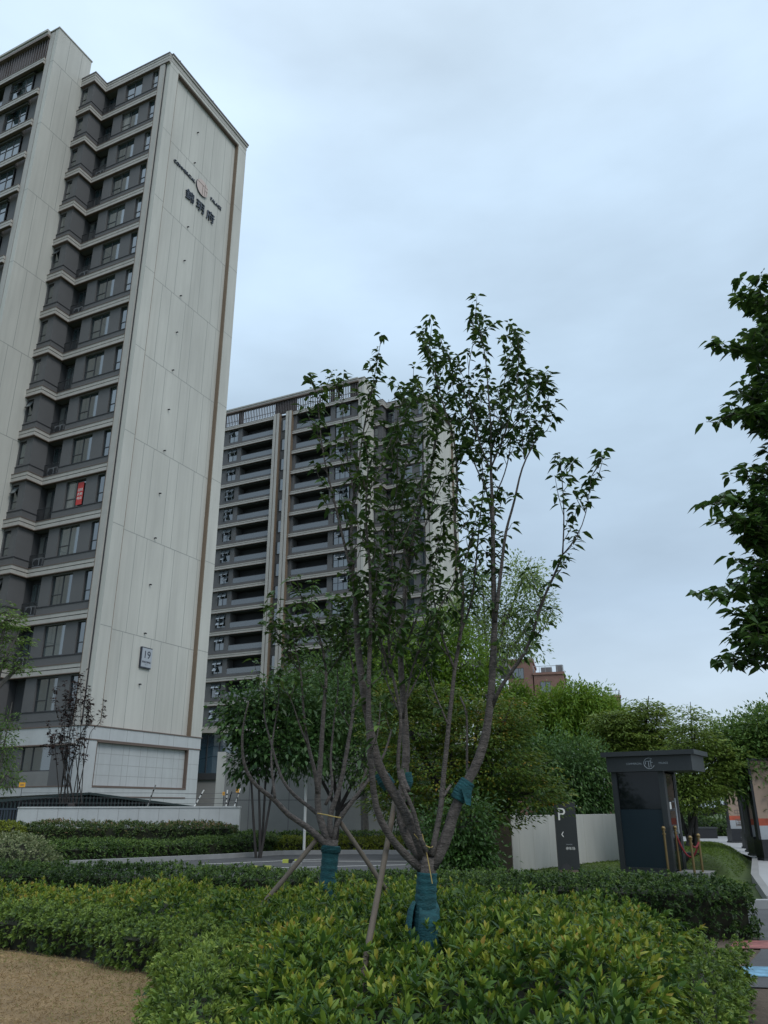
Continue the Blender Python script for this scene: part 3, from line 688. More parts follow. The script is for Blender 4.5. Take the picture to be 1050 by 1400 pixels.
def plate(px, py, Y, w, h, label):
    c = at(px, py, Y); m = MB(); m.box(c[0] - w / 2, c[0] + w / 2, c[1] - .05, c[1] - .04, c[2] - h / 2, c[2] + h / 2, M['yellow'])
    m.box(c[0] - w * .3, c[0] + w * .3, c[1] - .052, c[1] - .05, c[2] + h * .05, c[2] + h * .18, M['brown']); m.box(c[0] - w * .3, c[0] + w * .3, c[1] - .052, c[1] - .05, c[2] - h * .22, c[2] - h * .1, M['brown'])
    m.tube([(c[0], c[1] - .02, c[2] + h / 2), (c[0], c[1] - .02, 1.6)], .014, M['frame'], 5)
    tag(m.build('warning_plate'), label, 'warning plate', 'yellow warning plates on the electric fence')
plate(31, 1073, 35.95, .27, .19, 'yellow warning plate at the left end of the white wall')
plate(325, 1081, 35.95, .14, .14, 'yellow warning plate on the right end post of the white wall')
plate(306, 1085, 36.0, .10, .14, 'small dull yellow plate beside the upright fence post')

# white marker pole, wheel stops, marker stone
p0 = at(416, 1150, 31); p1 = at(416, 1063, 31)
tag(MB().tube([(p0[0], 31, 0), (p0[0], 31, p1[2])], .05, M['white'], 8).sphere((p0[0], 31, p1[2]), .055, M['white'], 8, 5).build('marker_pole'), 'slim white pole in front of the grey concrete wall', 'pole')
for (px, py, Y, lb) in ((356, 1184, 23.5, 'lime painted wheel stop on the parking lane beside the small cherry stake'), (398, 1175, 27.5, 'lime painted wheel stop by the far kerb of the parking lane')):
    c = on_z(px, py, .1); m = MB()
    for q in range(3): m.box(c[0] - .25 + q * .18, c[0] - .25 + q * .18 + .178, c[1] - .07, c[1] + .07, .005, .105, M['lime'] if q % 2 == 0 else M['black'])
    tag(m.build('wheel_stop'), lb, 'wheel stop', 'wheel stops on the parking lane')
c = at(405, 1203, 15.6); m = MB().box(c[0] - .09, c[0] + .09, 15.5, 15.68, 0, c[2] + .28, M['concrete']).box(c[0] - .07, c[0] + .07, 15.52, 15.66, c[2] + .28, c[2] + .31, M['concrete'])
tag(m.build('marker_stone'), 'short grey stone bollard behind the left stake of the small cherry', 'bollard')

# ------------------------------------------------------------------ curved wall, parking pillar, kiosk, stanchions
cw = MB(); cp = [at(703, 1200, 21.5), at(722, 1195, 22.3), at(742, 1190, 23.2), at(765, 1186, 24.0), at(790, 1182, 24.9), at(815, 1178, 25.8), at(842, 1175, 26.6), at(880, 1175, 27.2)]
for a, b in zip(cp[:-1], cp[1:]): wall_between(cw, a, b, .35, 0, 1.34, M['concrete_l'])
for a, b in zip(cp[:-1], cp[1:]):
    a2, b2 = np.array(a[:2]), np.array(b[:2]); dd = b2 - a2; nn = np.array([-dd[1], dd[0]]) / np.linalg.norm(dd)
    for f in (.5,): p = a2 + dd * f; e = dd / np.linalg.norm(dd) * .008; cw.prism([tuple(p - nn * .003), tuple(p + e - nn * .003), tuple(p + e), tuple(p)], 0, 1.34, M['trim'])
cwt = tag(cw.build('curved_wall'), 'curved pale concrete garden wall beside the parking pillar', 'wall')
e0 = np.array(cp[0][:2]); we = MB(); we.prism([tuple(e0 + [-.62, .05]), tuple(e0 + [-.02, -.02]), tuple(e0 + [-.02, .35]), tuple(e0 + [-.62, .42])], 0, 1.36, M['wood']); we.build('wooden_end_panel', cwt)

pl = thing('parking_pillar', 'dark slab pillar sign with a white letter P and arrow', 'sign', tuple(on_z(779, 1199, 0)[:2]) + (0,), math.radians(-3))
Yp = pl.location[1]; s_ = Yp / 20.0
zt = at(779, 1096, Yp)[2]
m = MB(); m.box(-.25, .25, -.06, .06, .16, zt, M['black']); m.build('slab', pl)
m = MB(); m.box(-.25, .25, -.055, .055, .002, .16, M['brown']); m.box(.10, .25, -.058, .058, .16, .34, M['brown'])
for q in range(10):
    m.box(-.22 + q * .03, -.19 + q * .03, -.064, -.06, .16, .16 + .14 * math.sin(math.pi * (q + .5) / 10), M['dark'])
m.build('pillar_foot', pl)
RF = (math.pi / 2, 0, 0)
put_text('letter_P', 'P', .40, M['white'], pl, (-.10, -.062, zt - .30), RF, .004)
put_text('arrow', '‹', .26, M['white'], pl, (-.10, -.062, zt - .72), RF, .003)
put_text('small_text', '停车场', .075, M['white'], pl, (.06, -.062, .62), RF, .002); put_text('small_text', 'PARKING', .035, M['bannergrey'], pl, (.04, -.062, .71), RF, .002)

kY = 20.4
kp = at(887, 1198, kY); ks = thing('guard_kiosk', 'charcoal guard kiosk with tinted glass and flat overhanging roof', 'kiosk', (kp[0], kY, 0), math.radians(-33))
kz = at(890, 1055, kY)[2]           # underside of the fascia
kt = at(890, 1034, kY)[2]
w0, w1 = -.66, .62; dp = 1.15
m = MB(); m.box(w0 - .03, w1 + .03, -.03, dp + .03, 0, .12, M['black']); m.build('plinth', ks)
for (x, y) in ((w0, 0), (w1 - .13, 0), (w0, dp - .13), (w1 - .13, dp - .13)): MB().box(x, x + .13, y, y + .13, .12, kz, M['black']).build('corner_post', ks)
MB().box(w0 + .13, w1 - .13, .02, .1, .12, .2, M['black']).build('bottom_rail', ks)
m = MB(); m.box(w0 + .13, w1 - .13, .05, .08, 1.50, kz, M['kglass']); m.build('upper_glass', ks)
m = MB(); m.box(w0 + .13, w1 - .13, .04, .08, .2, 1.495, M['kglass2']); m.build('lower_glass', ks)
m = MB(); m.box(w0 + .32, w1 - .3, .35, .9, .2, .95, M['black']); m.box(w0 + .28, w1 - .26, .3, .95, .95, 1.0, M['frame']); m.build('desk', ks)
m = MB(); m.box(w0 + .01, w0 + .06, .13, dp - .13, .12, kz, M['kglass']); m.box(w0 + .13, w1 - .13, dp - .1, dp - .05, .12, kz, M['blackg']); m.build('side_glass', ks)
dr = MB(); dr.box(w1 - .07, w1 - .02, .15, dp - .15, .14, kz - .05, M['kglass']); dr.box(w1 - .08, w1 - .005, .15, .22, .14, kz - .05, M['black']); dr.box(w1 - .08, w1 - .005, dp - .22, dp - .15, .14, kz - .05, M['black']); dr.box(w1 - .08, w1 - .006, .22, dp - .22, 1.46, 1.52, M['black'])
dr = dr.build('door', ks)
m = MB(); m.tube([(w1 + .06, .55, .95), (w1 + .06, .55, 1.75)], .018, M['bannergrey'], 8); m.box(w1 - .01, w1 + .06, .54, .56, 1.0, 1.03, M['bannergrey']); m.box(w1 - .01, w1 + .06, .54, .56, 1.66, 1.69, M['bannergrey']); m.build('handle', dr)
m = MB(); m.box(w1 - .004, w1 + .01, .24, .36, 1.50, 1.66, M['white']); m.build('door_notice', dr)
m = MB(); m.box(w0 - .06, w1 + .72, -.10, dp + .06, kz, kt, M['black']); m.build('fascia', ks)
m = MB(); m.box(w0 - .16, w1 + .82, -.2, dp + .14, kt, kt + .11, M['black']); m.build('roof_slab', ks)
m = MB(); m.box(w1 + .05, w1 + .75, -.05, .75, 0, .14, M['concrete']); m.build('step', ks)
cx = (w0 + w1) / 2 + .36; zc = (kz + kt) / 2
put_text('kiosk_word', 'COMMERCIAL', .062, M['bannergrey'], ks, (cx - .37, -.103, zc), RF, .002); put_text('kiosk_word', 'PALACE', .062, M['bannergrey'], ks, (cx + .34, -.103, zc), RF, .002)
m = MB(); Rk = .125
m.tube([(cx + Rk * math.cos(a), -.107, zc + Rk * math.sin(a)) for a in np.linspace(.9, 5.9, 30)], .008, M['bannergrey'], 5)
for (xa, za, xb, zb_) in ((-.08, .05, .06, .05), (-.01, .05, -.01, -.10), (.04, .09, .04, -.08), (.04, .02, .09, .02), (-.08, .05, -.09, -.02)): m.tube([(cx + xa, -.107, zc + za), (cx + xb, -.107, zc + zb_)], .008, M['bannergrey'], 5)
m.build('emblem', ks)

def stanchion(px, pyt, pyb, label):
    b = on_z(px[1], pyb, .02); Y = b[1]; z = at(px[0], pyt, Y)[2]
    t = thing('stanchion', label, 'stanchion', (b[0], Y, 0), group='brass rope posts by the kiosk')
    m = MB(); m.tube([(0, 0, .03), (0, 0, z - .06)], .028, M['gold'], 10); m.tube([(0, 0, z - .16), (0, 0, z - .13)], .045, M['gold'], 10); m.tube([(0, 0, z - .07), (0, 0, z - .05)], .045, M['gold'], 10); m.build('post', t)
    m = MB(); m.tube([(0, 0, .0), (0, 0, .02), (0, 0, .035), (0, 0, .05)], [.15, .15, .12, .03], M['gold'], 16); m.build('foot', t)
    m = MB(); m.sphere((0, 0, z - .02), .048, M['gold'], 12, 8); m.build('ball', t)
    return np.array([b[0], Y, z - .15])
s1 = stanchion((909, 915), 1131, 1200, 'brass rope post standing against the kiosk front corner')
s2 = stanchion((922, 931), 1130, 1199, 'brass rope post beside the kiosk door holding the hanging red rope')
s3 = stanchion((945, 951), 1144, 1203, 'brass rope post in front of the stone step, nearest the hedge')
s4 = stanchion((955, 962), 1141, 1200, 'rightmost brass rope post beside the lawn')
def rope(a, b, sag, label):
    ts = np.linspace(0, 1, 16); p = np.array([a + (b - a) * t - np.array([0, 0, sag * 4 * t * (1 - t)]) for t in ts])
    tag(MB().tube(p, .022, M['rope'], 8).build('rope', smooth=True), label, 'rope', 'red ropes between the brass posts')
rope(s2, s4, .42, 'dark red rope drooping between the door post and the rightmost brass post')
rope(s4, s3, .10, 'short dark red rope joining the two right brass posts')
pt = thing('planter', 'low black planter box behind the brass posts', 'planter', (at(938, 1185, 21.8)[0], 21.8, 0))
m = MB(); m.box(-.26, .26, -.26, .26, 0, .42, M['blackg']); m.box(-.28, .28, -.28, .28, .42, .46, M['blackg']); m.build('box', pt)

# banner pylons on the pavement
def pylon(px, pyb, pyt, w, label, zoff=.12, text=True, dpt=.25, full=True, rz=0):
    b = on_z(px, pyb, zoff); Y = b[1]; H = at(px, pyt, Y)[2]
    t = thing('banner_pylon', label, 'banner', (b[0], Y, zoff), rz, 'promotional banner pylons along the pavement')
    H -= zoff
    m = MB(); m.box(-w / 2, w / 2, -dpt, dpt, 0, .55, M['blackg']); m.box(-w / 2 - .03, w / 2 + .03, -dpt - .03, dpt + .03, .0, .06, M['black']); m.build('base_box', t)
    m = MB(); m.box(-w / 2, -w / 2 + .07, -.09, .09, .55, H, M['blackg']); m.box(w / 2 - .07, w / 2, -.09, .09, .55, H, M['blackg']); m.box(-w / 2, w / 2, -.09, .09, H, H + .07, M['blackg']); m.build('frame', t)
    f = .55; z1 = f + (H - f) * .17; z2 = f + (H - f) * .26
    m = MB(); m.box(-w / 2 + .07, w / 2 - .07, -.05, .05, z2, H, M['banner']); m.box(-w / 2 + .07, w / 2 - .07, -.05, .05, z1, z2, M['bannerred']); m.box(-w / 2 + .07, w / 2 - .07, -.05, .05, f, z1, M['bannergrey']); m.build('banner', t)
    put_text('base_mark', '▲', .10, M['bannergrey'], t, (0, -dpt - .004, .32), RF, .002)
    put_text('base_line', 'PALACE', .06, M['bannergrey'], t, (0, -dpt - .004, .21), RF, .002)
    put_text('foot_line', 'Palace', .11 * w, M['frame'], t, (0, -.054, (f + z1) / 2), RF, .002)
    if text:
        for i, ch in enumerate('匠心中国红'): put_text('banner_character', ch, .34, M['bannerred' if False else 'brown'], t, (0, -.054, z2 + (H - z2) * .62 - i * .40), RF, .002)
    else:
        m = MB()
        for (x, z, r) in ((-.35, z2 + .15, .10), (-.1, z2 + .33, .13), (.25, z2 + .22, .11)): m.sphere((x, -.055, z), r, M['bannergrey'], 10, 6, 1.7)
        for v in range(0): pass
    return t
pylon(1014, 1152, 1066, .95, 'distant tan banner pylon with a column of characters, left of the row')
pylon(1086, 1176, 1040, 1.9, 'large tan banner pylon at the right edge standing nearest the lawn', text=False)
for i, (px, pyb, lb) in enumerate(((1040, 1170, 'narrow black banner pylon just behind the large right edge pylon'), (1035, 1165, 'narrow black banner pylon in the middle of the closely spaced row'), (1029, 1160, 'narrow black banner pylon at the far end of the closely spaced row'))):
    pylon(px, pyb, 1052, .5, lb, text=False)
c = on_z(968, 1150, 0); m = MB().box(c[0] - .5, c[0] + .5, c[1], c[1] + .6, 0, .55, M['blackg']).box(c[0] - .55, c[0] + .55, c[1] - .04, c[1] + .64, .55, .62, M['black'])
tag(m.build('low_black_box'), 'low black box standing on the far pavement by the round hedge', 'planter')

# ------------------------------------------------------------------ far houses
def far_block(name, label, pxs, Y, ztop_px, mat, depth, floors, roofbits=(), group=None):
    x0 = at(pxs[0], 1000, Y)[0]; x1 = at(pxs[1], 1000, Y)[0]; z = at((pxs[0] + pxs[1]) / 2, ztop_px, Y)[2]
    t = thing(name, label, 'apartment house', (x0, Y, 0), math.radians(-14), group)
    w = x1 - x0
    m = MB(); m.box(0, w, 0, depth, 0, z, mat); m.box(-.15, w + .15, -.15, depth + .15, z, z + .35, mat)
    m.build('wall', t)
    me = window_mesh(1.5, 1.6, (0,), ())
    k = 0
    for f in range(floors):
        zz = z - 2.6 - f * 3.0
        for x in np.arange(1.6, w - 1, 3.1):
            link_copy('window', me[0], t, (x, -.0, zz)); k += 1
            link_copy('pane', me[1][k % 5], t.children[-1])
        for y in np.arange(2.2, depth - 1, 3.4):
            f2 = link_copy('window', me[0], t, (w, y, zz), math.pi / 2); link_copy('pane', me[1][int(y) % 5], f2)
    m = MB()
    n = max(3, int(w / .8))
    for i in range(n + 1): x = w * i / n; m.box(x - .03, x + .03, .1, .16, z + .35, z + 1.3, M['bannergrey'])
    m.box(0, w, .1, .16, z + 1.25, z + 1.32, M['bannergrey']); 
    for i in range(8): y = depth * i / 7; m.box(w - .16, w - .1, y - .03, y + .03, z + .35, z + 1.3, M['bannergrey'])
    m.box(w - .16, w - .1, 0, depth, z + 1.25, z + 1.32, M['bannergrey'])
    m.build('roof_railing', t)
    return t, w, z
tb, w, z = far_block('brick_house', 'tall red brick apartment house far away with a railed roof terrace', (699, 733), 118, 905, M['brickred'], 9, 5)
tb2, w, z = far_block('brick_house', 'lower red brick wing beside the taller far brick house', (735, 776), 117, 923, M['brickred'], 10, 4)
m = MB(); m.box(1, 2.6, 2, 3.4, z + .35, z + 1.4, M['roof']); m.box(3.2, 4.2, 2, 3.2, z + .35, z + 1.7, M['roof']); m.build('roof_tank', tb2)
tb3, w, z = far_block('brick_house', 'small red brick roof showing above the trees left of the kiosk', (822, 852), 150, 954, M['brickred'], 10, 3)
tw, w, z = far_block('white_house', 'white rendered house half hidden behind the main cherry trunk', (648, 690), 86, 948, M['hazewhite'], 10, 4)
m = MB(); m.box(-.4, w + .8, -.8, 8, z + 2.6, z + 2.85, M['roof']); m.prism([(-.4, -.8), (w + .8, -.8), (w * .8, 3), (.6, 3)], z + 2.85, z + 3.6, M['roof'])
for x in (0.4, w / 2, w - .3): m.box(x - .15, x + .15, 0, .3, z, z + 2.6, M['hazewhite'])
m.build('roof', tw)
# ------------------------------------------------------------------ hedges and shrub beds
def offset_poly(poly, d):
    P = np.array(poly, float); n = len(P); out_ = []
    area = .5 * sum(P[i][0] * P[(i + 1) % n][1] - P[(i + 1) % n][0] * P[i][1] for i in range(n)); s = 1 if area > 0 else -1
    for i in range(n):
        a, b, c = P[i - 1], P[i], P[(i + 1) % n]
        n1 = np.array([(b - a)[1], -(b - a)[0]]); n1 /= np.linalg.norm(n1); n2 = np.array([(c - b)[1], -(c - b)[0]]); n2 /= np.linalg.norm(n2)
        m = n1 + n2; m /= max(np.linalg.norm(m), .3); out_.append(tuple(b - s * m * d))
    return out_ if s > 0 else out_[::-1]
def rosettes(lv, P, Ax, nleaf, Ln, Wd, open_, tint, droop=.15, fine=False, sizevar=.42):
    """a shoot at each P along axis Ax with nleaf leaves opening round it"""
    n = len(P)
    if n == 0: return
    Ax = norm(Ax); ref = np.where(np.abs(Ax[:, 2:3]) > .9, np.array([[1., 0, 0]]), np.array([[0, 0, 1.]]))
    A = norm(np.cross(Ax, ref)); B = np.cross(Ax, A); ph = RNG.uniform(0, 6.28, n)
    sc = RNG.uniform(1 - sizevar, 1 + sizevar, n)
    for j in range(nleaf):
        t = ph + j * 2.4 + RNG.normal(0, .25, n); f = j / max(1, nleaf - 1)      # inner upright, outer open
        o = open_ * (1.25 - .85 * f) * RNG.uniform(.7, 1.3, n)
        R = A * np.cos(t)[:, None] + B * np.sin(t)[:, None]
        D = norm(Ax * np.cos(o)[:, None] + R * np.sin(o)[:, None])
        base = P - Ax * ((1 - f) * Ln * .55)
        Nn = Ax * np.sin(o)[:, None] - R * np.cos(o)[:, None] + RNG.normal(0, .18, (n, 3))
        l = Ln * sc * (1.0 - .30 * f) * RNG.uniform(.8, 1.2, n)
        lv.add(base, D, Nn, l, Wd / Ln * l, droop * RNG.uniform(.3, 1.6, n), tint + .46 * (f - .45) + RNG.normal(0, .13, n), fine=fine)  # inner leaves younger and paler; widened spread paints in highlights and dark gaps

def bed(name, label, cat, poly, h, mat, dens, nleaf, Ln, Wd, open_=.9, group=None, sides=True, amp=.06, rnd=.16, keep=None, near_boost=None, tint0=.45, sidedens=None, core=True, fine_d=0, jit=.03, kind=None):
    P = np.array(poly); x0, y0 = P.min(0); x1, y1 = P.max(0); area = (x1 - x0) * (y1 - y0)
    n = int(area * dens); X = RNG.uniform(x0, x1, n); Y = RNG.uniform(y0, y1, n); ok = inpoly(X, Y, poly)
    if keep is not None: ok &= keep(X, Y)
    if near_boost: ok &= RNG.uniform(0, 1, n) < np.clip(near_boost / np.hypot(X, Y), 0, 1)
    X, Y = X[ok], Y[ok]; d = edge_dist(X, Y, poly); e = 1e-3
    gx = (edge_dist(X + e, Y, poly) - d) / e; gy = (edge_dist(X, Y + e, poly) - d) / e
    k = np.exp(-(d / rnd) ** 2)
    hh = h(X, Y) if callable(h) else np.full(len(X), h)
    Q = np.stack([X, Y, hh * 0], 1); bump = vnoise(Q, 5.0, 1) - .5; bump2 = vnoise(Q, 1.6, 2) - .5
    Z = hh - k * rnd * .9 + amp * (bump + bump2 * 1.2) + RNG.normal(0, jit, len(X))
    lv = Leaves()
    Ax = np.stack([-gx * k * 1.1, -gy * k * 1.1, np.ones(len(X))], 1) + RNG.normal(0, .28, (len(X), 3))
    tint = tint0 + np.clip((np.hypot(X, Y) - 8) * .03, -.13, .07) + .35 * (vnoise(Q, 2.3, 5) - .5) + RNG.normal(0, .09, len(X))
    pts = np.stack([X, Y, Z], 1); dist = np.hypot(X, Y)
    if fine_d:
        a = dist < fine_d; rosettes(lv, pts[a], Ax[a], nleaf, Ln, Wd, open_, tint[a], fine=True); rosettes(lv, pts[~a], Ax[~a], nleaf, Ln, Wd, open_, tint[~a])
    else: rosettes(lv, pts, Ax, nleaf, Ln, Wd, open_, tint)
    # a second, lower storey of darker tinted leaves so that the bed has depth between the shoots
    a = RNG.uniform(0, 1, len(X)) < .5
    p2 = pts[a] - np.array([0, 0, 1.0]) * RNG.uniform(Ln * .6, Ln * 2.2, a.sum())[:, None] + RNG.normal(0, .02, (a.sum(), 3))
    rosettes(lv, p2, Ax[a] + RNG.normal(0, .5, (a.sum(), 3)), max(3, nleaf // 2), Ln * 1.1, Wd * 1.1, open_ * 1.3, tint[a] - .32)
    if sides:
        n_ = len(poly)
        for i in range(n_):
            A_ = np.array(poly[i]); B_ = np.array(poly[(i + 1) % n_]); Ls = np.linalg.norm(B_ - A_); hm = h(*((A_ + B_) / 2).reshape(2, 1))[0] if callable(h) else h
            m = int(Ls * hm * (sidedens or dens) * 1.1)
            if m < 2: continue
            t = RNG.uniform(0, 1, m); p = A_ + (B_ - A_) * t[:, None]; z = hm * RNG.uniform(.06, .97, m)
            if keep is not None:
                q = keep(p[:, 0], p[:, 1]); p, z, m = p[q], z[q], int(q.sum())
                if m < 2: continue
            dd = (B_ - A_) / Ls; nrm = np.array([dd[1], -dd[0]])
            mid = (A_ + B_) / 2 + nrm * .01
            if inpoly(np.array([mid[0]]), np.array([mid[1]]), poly)[0]: nrm = -nrm
            Q2 = np.stack([p[:, 0], p[:, 1], z], 1)
            wob = (vnoise(Q2, 4.5, 3) - .5) * amp * 2.2 - .03 - .10 * np.clip(.35 - z / hm, 0, 1)
            pt_ = Q2.copy(); pt_[:, :2] += nrm * wob[:, None] + RNG.normal(0, jit, (m, 2))
            Ax2 = np.concatenate([np.tile(nrm, (m, 1)), np.full((m, 1), .55)], 1) + RNG.normal(0, .4, (m, 3))
            rosettes(lv, pt_, Ax2, nleaf, Ln, Wd, open_, tint0 - .05 + .25 * (vnoise(Q2, 3, 6) - .5) + RNG.normal(0, .08, m), droop=.3)
    t_ = thing(name, label, cat, group=group)
    if kind: t_['kind'] = kind
    lv.build('foliage', mat, t_)
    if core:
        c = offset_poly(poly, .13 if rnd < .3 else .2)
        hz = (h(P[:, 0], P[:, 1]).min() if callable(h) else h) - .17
        MB().prism(c, 0, hz, M['darkcore']).build('light_block_core', t_)  # added solid core that stops light passing through the foliage
    return t_

G_FRONT = 'shrub borders edging the front planting bed'
PH = [(-.6, 1.6), (.9, 1.6), (1.3, 4.2), (1.95, 6.2), (2.5, 7.7), (2.82, 9.0), (2.45, 10.1), (1.2, 11.1), (-1.5, 12.3), (-4.0, 13.0), (-9.5, 14.0), (-9.5, 12.7), (-5.0, 11.5), (-3.2, 10.4), (-1.75, 9.0), (-1.05, 7.2), (-.7, 4.5)]
def hph(x, y):
    return .60 + .10 * np.exp(-(((np.asarray(x) - .4) / 1.6) ** 2 + ((np.asarray(y) - 6.2) / 2.6) ** 2)) - .13 * np.clip((np.asarray(y) - 8) / 4, 0, 1)
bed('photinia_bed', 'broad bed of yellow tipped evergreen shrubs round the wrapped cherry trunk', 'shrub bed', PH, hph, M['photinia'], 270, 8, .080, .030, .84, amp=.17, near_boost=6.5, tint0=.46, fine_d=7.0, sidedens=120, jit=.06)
LB = [(-9.5, 12.7), (-9.5, 11.9), (-4.9, 10.62), (-3.4, 9.78), (-2.2, 8.8), (-1.75, 9.0), (-3.2, 10.4), (-5.0, 11.5)]
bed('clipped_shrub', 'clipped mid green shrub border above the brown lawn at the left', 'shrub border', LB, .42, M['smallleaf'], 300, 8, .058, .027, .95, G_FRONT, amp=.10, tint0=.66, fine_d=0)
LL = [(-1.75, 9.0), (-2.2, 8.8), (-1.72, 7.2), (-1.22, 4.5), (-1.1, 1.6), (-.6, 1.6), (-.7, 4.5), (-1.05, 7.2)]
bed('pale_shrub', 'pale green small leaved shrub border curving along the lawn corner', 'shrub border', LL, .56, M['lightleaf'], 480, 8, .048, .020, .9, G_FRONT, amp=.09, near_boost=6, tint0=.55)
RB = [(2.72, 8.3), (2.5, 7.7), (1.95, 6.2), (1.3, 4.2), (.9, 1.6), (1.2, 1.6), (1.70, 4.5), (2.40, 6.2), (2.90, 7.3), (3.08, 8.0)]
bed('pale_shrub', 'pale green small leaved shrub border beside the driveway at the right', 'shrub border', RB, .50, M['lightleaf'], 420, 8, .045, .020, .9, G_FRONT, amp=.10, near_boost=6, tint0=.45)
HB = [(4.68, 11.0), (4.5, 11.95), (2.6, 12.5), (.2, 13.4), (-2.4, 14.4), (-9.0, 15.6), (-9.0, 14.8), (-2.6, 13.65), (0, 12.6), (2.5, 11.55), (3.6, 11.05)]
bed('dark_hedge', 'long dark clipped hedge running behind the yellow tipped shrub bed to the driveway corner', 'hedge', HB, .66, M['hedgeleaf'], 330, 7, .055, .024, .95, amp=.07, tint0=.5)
bed('back_hedge', 'upper clipped hedge with reddish tips directly below the white boundary wall', 'hedge', [(-15.6, 33.1), (-6.0, 33.1), (-6.0, 34.6), (-15.6, 34.6)], .97, M['hedge_red'], 110, 5, .105, .05, 1.0, 'clipped hedges below the white wall', amp=.12, tint0=.55, jit=.04)
bed('back_hedge', 'lower clipped hedge along the parking lane kerb', 'hedge', [(-13.5, 22.8), (-10.6, 23.9), (-8.0, 26.6), (-4.1, 31.0), (-3.6, 32.2), (-5.2, 32.2), (-9.2, 27.8), (-13.5, 25.0)], .56, M['hedgeleaf'], 130, 5, .095, .045, 1.0, 'clipped hedges below the white wall', amp=.11, tint0=.6)
bed('golden_hedge', 'low yellow green hedge in front of the grey concrete wall', 'hedge', [(-4.6, 31.4), (4.2, 30.7), (4.2, 33), (-4.6, 33)], .48, M['yellowhedge'], 110, 5, .10, .05, 1.0, amp=.08, tint0=.45)
bed('back_hedge', 'far dark hedge strip below the grey concrete wall, beyond the yellow hedge', 'hedge', [(-6.5, 34.5), (4.5, 34.5), (4.5, 36), (-6.5, 36)], .62, M['hedgeleaf'], 80, 5, .11, .05, 1.0, 'clipped hedges below the white wall', amp=.08, tint0=.5)

# round variegated bush at the left edge
def ball_bush(name, label, c, r, rz, mat, n, Ln, Wd, tint0=.5, nleaf=6, group=None):
    u = rdir(n, -.25, 1); rr_ = RNG.uniform(.82, 1.04, n) * (1 + .12 * (vnoise(u, 4, 9) - .5))
    P = np.array(c) + u * np.array([r, r, rz]) * rr_[:, None]
    lv = Leaves(); rosettes(lv, P, u + np.array([0, 0, .35]) + RNG.normal(0, .35, (n, 3)), nleaf, Ln, Wd, .95, tint0 + .3 * (vnoise(P, 3, 4) - .5) + RNG.normal(0, .1, n))
    t = thing(name, label, 'bush', group=group); lv.build('foliage', mat, t)
    MB().sphere(tuple(np.array(c)), r * .78, M['darkcore'], 14, 9, rz / r).build('light_block_core', t); return t  # added dark core blocking light inside the bush
M['varieg'] = leafmat('variegated_leaf', [(0, (.03, .055, .018)), (.45, (.085, .12, .04)), (.75, (.20, .23, .11)), (1, (.30, .31, .18))])
c = on_z(8, 1215, 0); ball_bush('round_bush', 'rounded pale variegated bush at the left edge of the picture', (at(6, 1200, 17.2)[0], 17.4, .25), .98, .86, M['varieg'], 2300, .06, .026)
ball_bush('round_bush', 'small yellow green bush at the foot of the blue grey fence', (at(10, 1140, 31)[0], 31, .55), .65, .6, M['yellowhedge'], 500, .1, .045)

# ------------------------------------------------------------------ grass
def grass(name, poly, n, ln, wd, mat, z=0.0, zf=None, tint=None):
    P = np.array(poly); x0, y0 = P.min(0); x1, y1 = P.max(0); X = RNG.uniform(x0, x1, n); Y = RNG.uniform(y0, y1, n); ok = inpoly(X, Y, poly); X, Y = X[ok], Y[ok]; n = len(X)
    Z = zf(X, Y) if zf else np.full(n, z); D = rdir(n, .15, .95); lv = Leaves(); Q = np.stack([X, Y, Z], 1)
    tt = (vnoise(Q, 1.5, 11) * .6 + RNG.uniform(0, .4, n)) if tint is None else tint(Q)
    lv.add(Q, D, rdir(n), ln * RNG.uniform(.5, 1.4, n), wd, .3 * RNG.uniform(0, 1.5, n), tt)
    o = lv.build(name, mat); tag(o, kind='stuff'); return o
def dry_t(Q):
    t = vnoise(Q, 2.4, 21) * .55 + vnoise(Q, 9, 22) * .3 + RNG.normal(0, .08, len(Q))
    d = edge_dist(Q[:, 0], Q[:, 1], [(-14, 14), (-4.8, 10.6), (-3.4, 9.75), (-2.3, 8.8), (-1.95, 7.2)], closed=False)
    return np.where(RNG.uniform(0, 1, len(Q)) < np.clip(.5 - d * .6, 0, .5) + .03, .97, np.clip(t, 0, .84))
g_ = grass('dry_grass', [(-6.5, 5.8), (-1.4, 5.8), (-1.65, 7.2), (-2.1, 8.85), (-3.4, 9.8), (-4.8, 10.65), (-7.5, 11.6)], 60000, .05, .0055, M['dryblade'], tint=dry_t)
tag(g_, 'short brown dormant grass of the front lawn', 'grass')
fl_ = Leaves(); n_ = 70; P_ = np.stack([RNG.uniform(-5.5, -1.5, n_), RNG.uniform(6.8, 10.2, n_), np.full(n_, .022)], 1); P_ = P_[inpoly(P_[:, 0], P_[:, 1], LAWN)]
fl_.add(P_, rdir(len(P_), -.1, .25), np.array([0, 0, 1.0]) + RNG.normal(0, .4, (len(P_), 3)), .06 * RNG.uniform(.6, 1.2, len(P_)), .028, .2, RNG.uniform(0, 1, len(P_)))
tag(fl_.build('fallen_leaves', M['dryblade']), 'scattered dry fallen leaves on the brown lawn', 'leaves', kind='stuff')
MOUND = [(7.3, 20.8), (8.0, 19.6), (10.85, 25.6), (11.7, 28.5), (8.5, 28.8), (7.3, 25)]
def mound_z(x, y):
    d = edge_dist(np.asarray(x, float), np.asarray(y, float), MOUND); return np.where(inpoly(np.asarray(x, float), np.asarray(y, float), MOUND), .46 * (1 - np.exp(-(d / .33) ** 1.3)) + .02, 0)
mb = MB(); gx_, gy_ = np.meshgrid(np.linspace(6.6, 12.2, 50), np.linspace(19, 29.5, 90)); zz = mound_z(gx_.ravel(), gy_.ravel()).reshape(gx_.shape) - .012
mb.v = [(float(a), float(b), float(c)) for a, b, c in zip(gx_.ravel(), gy_.ravel(), zz.ravel())]
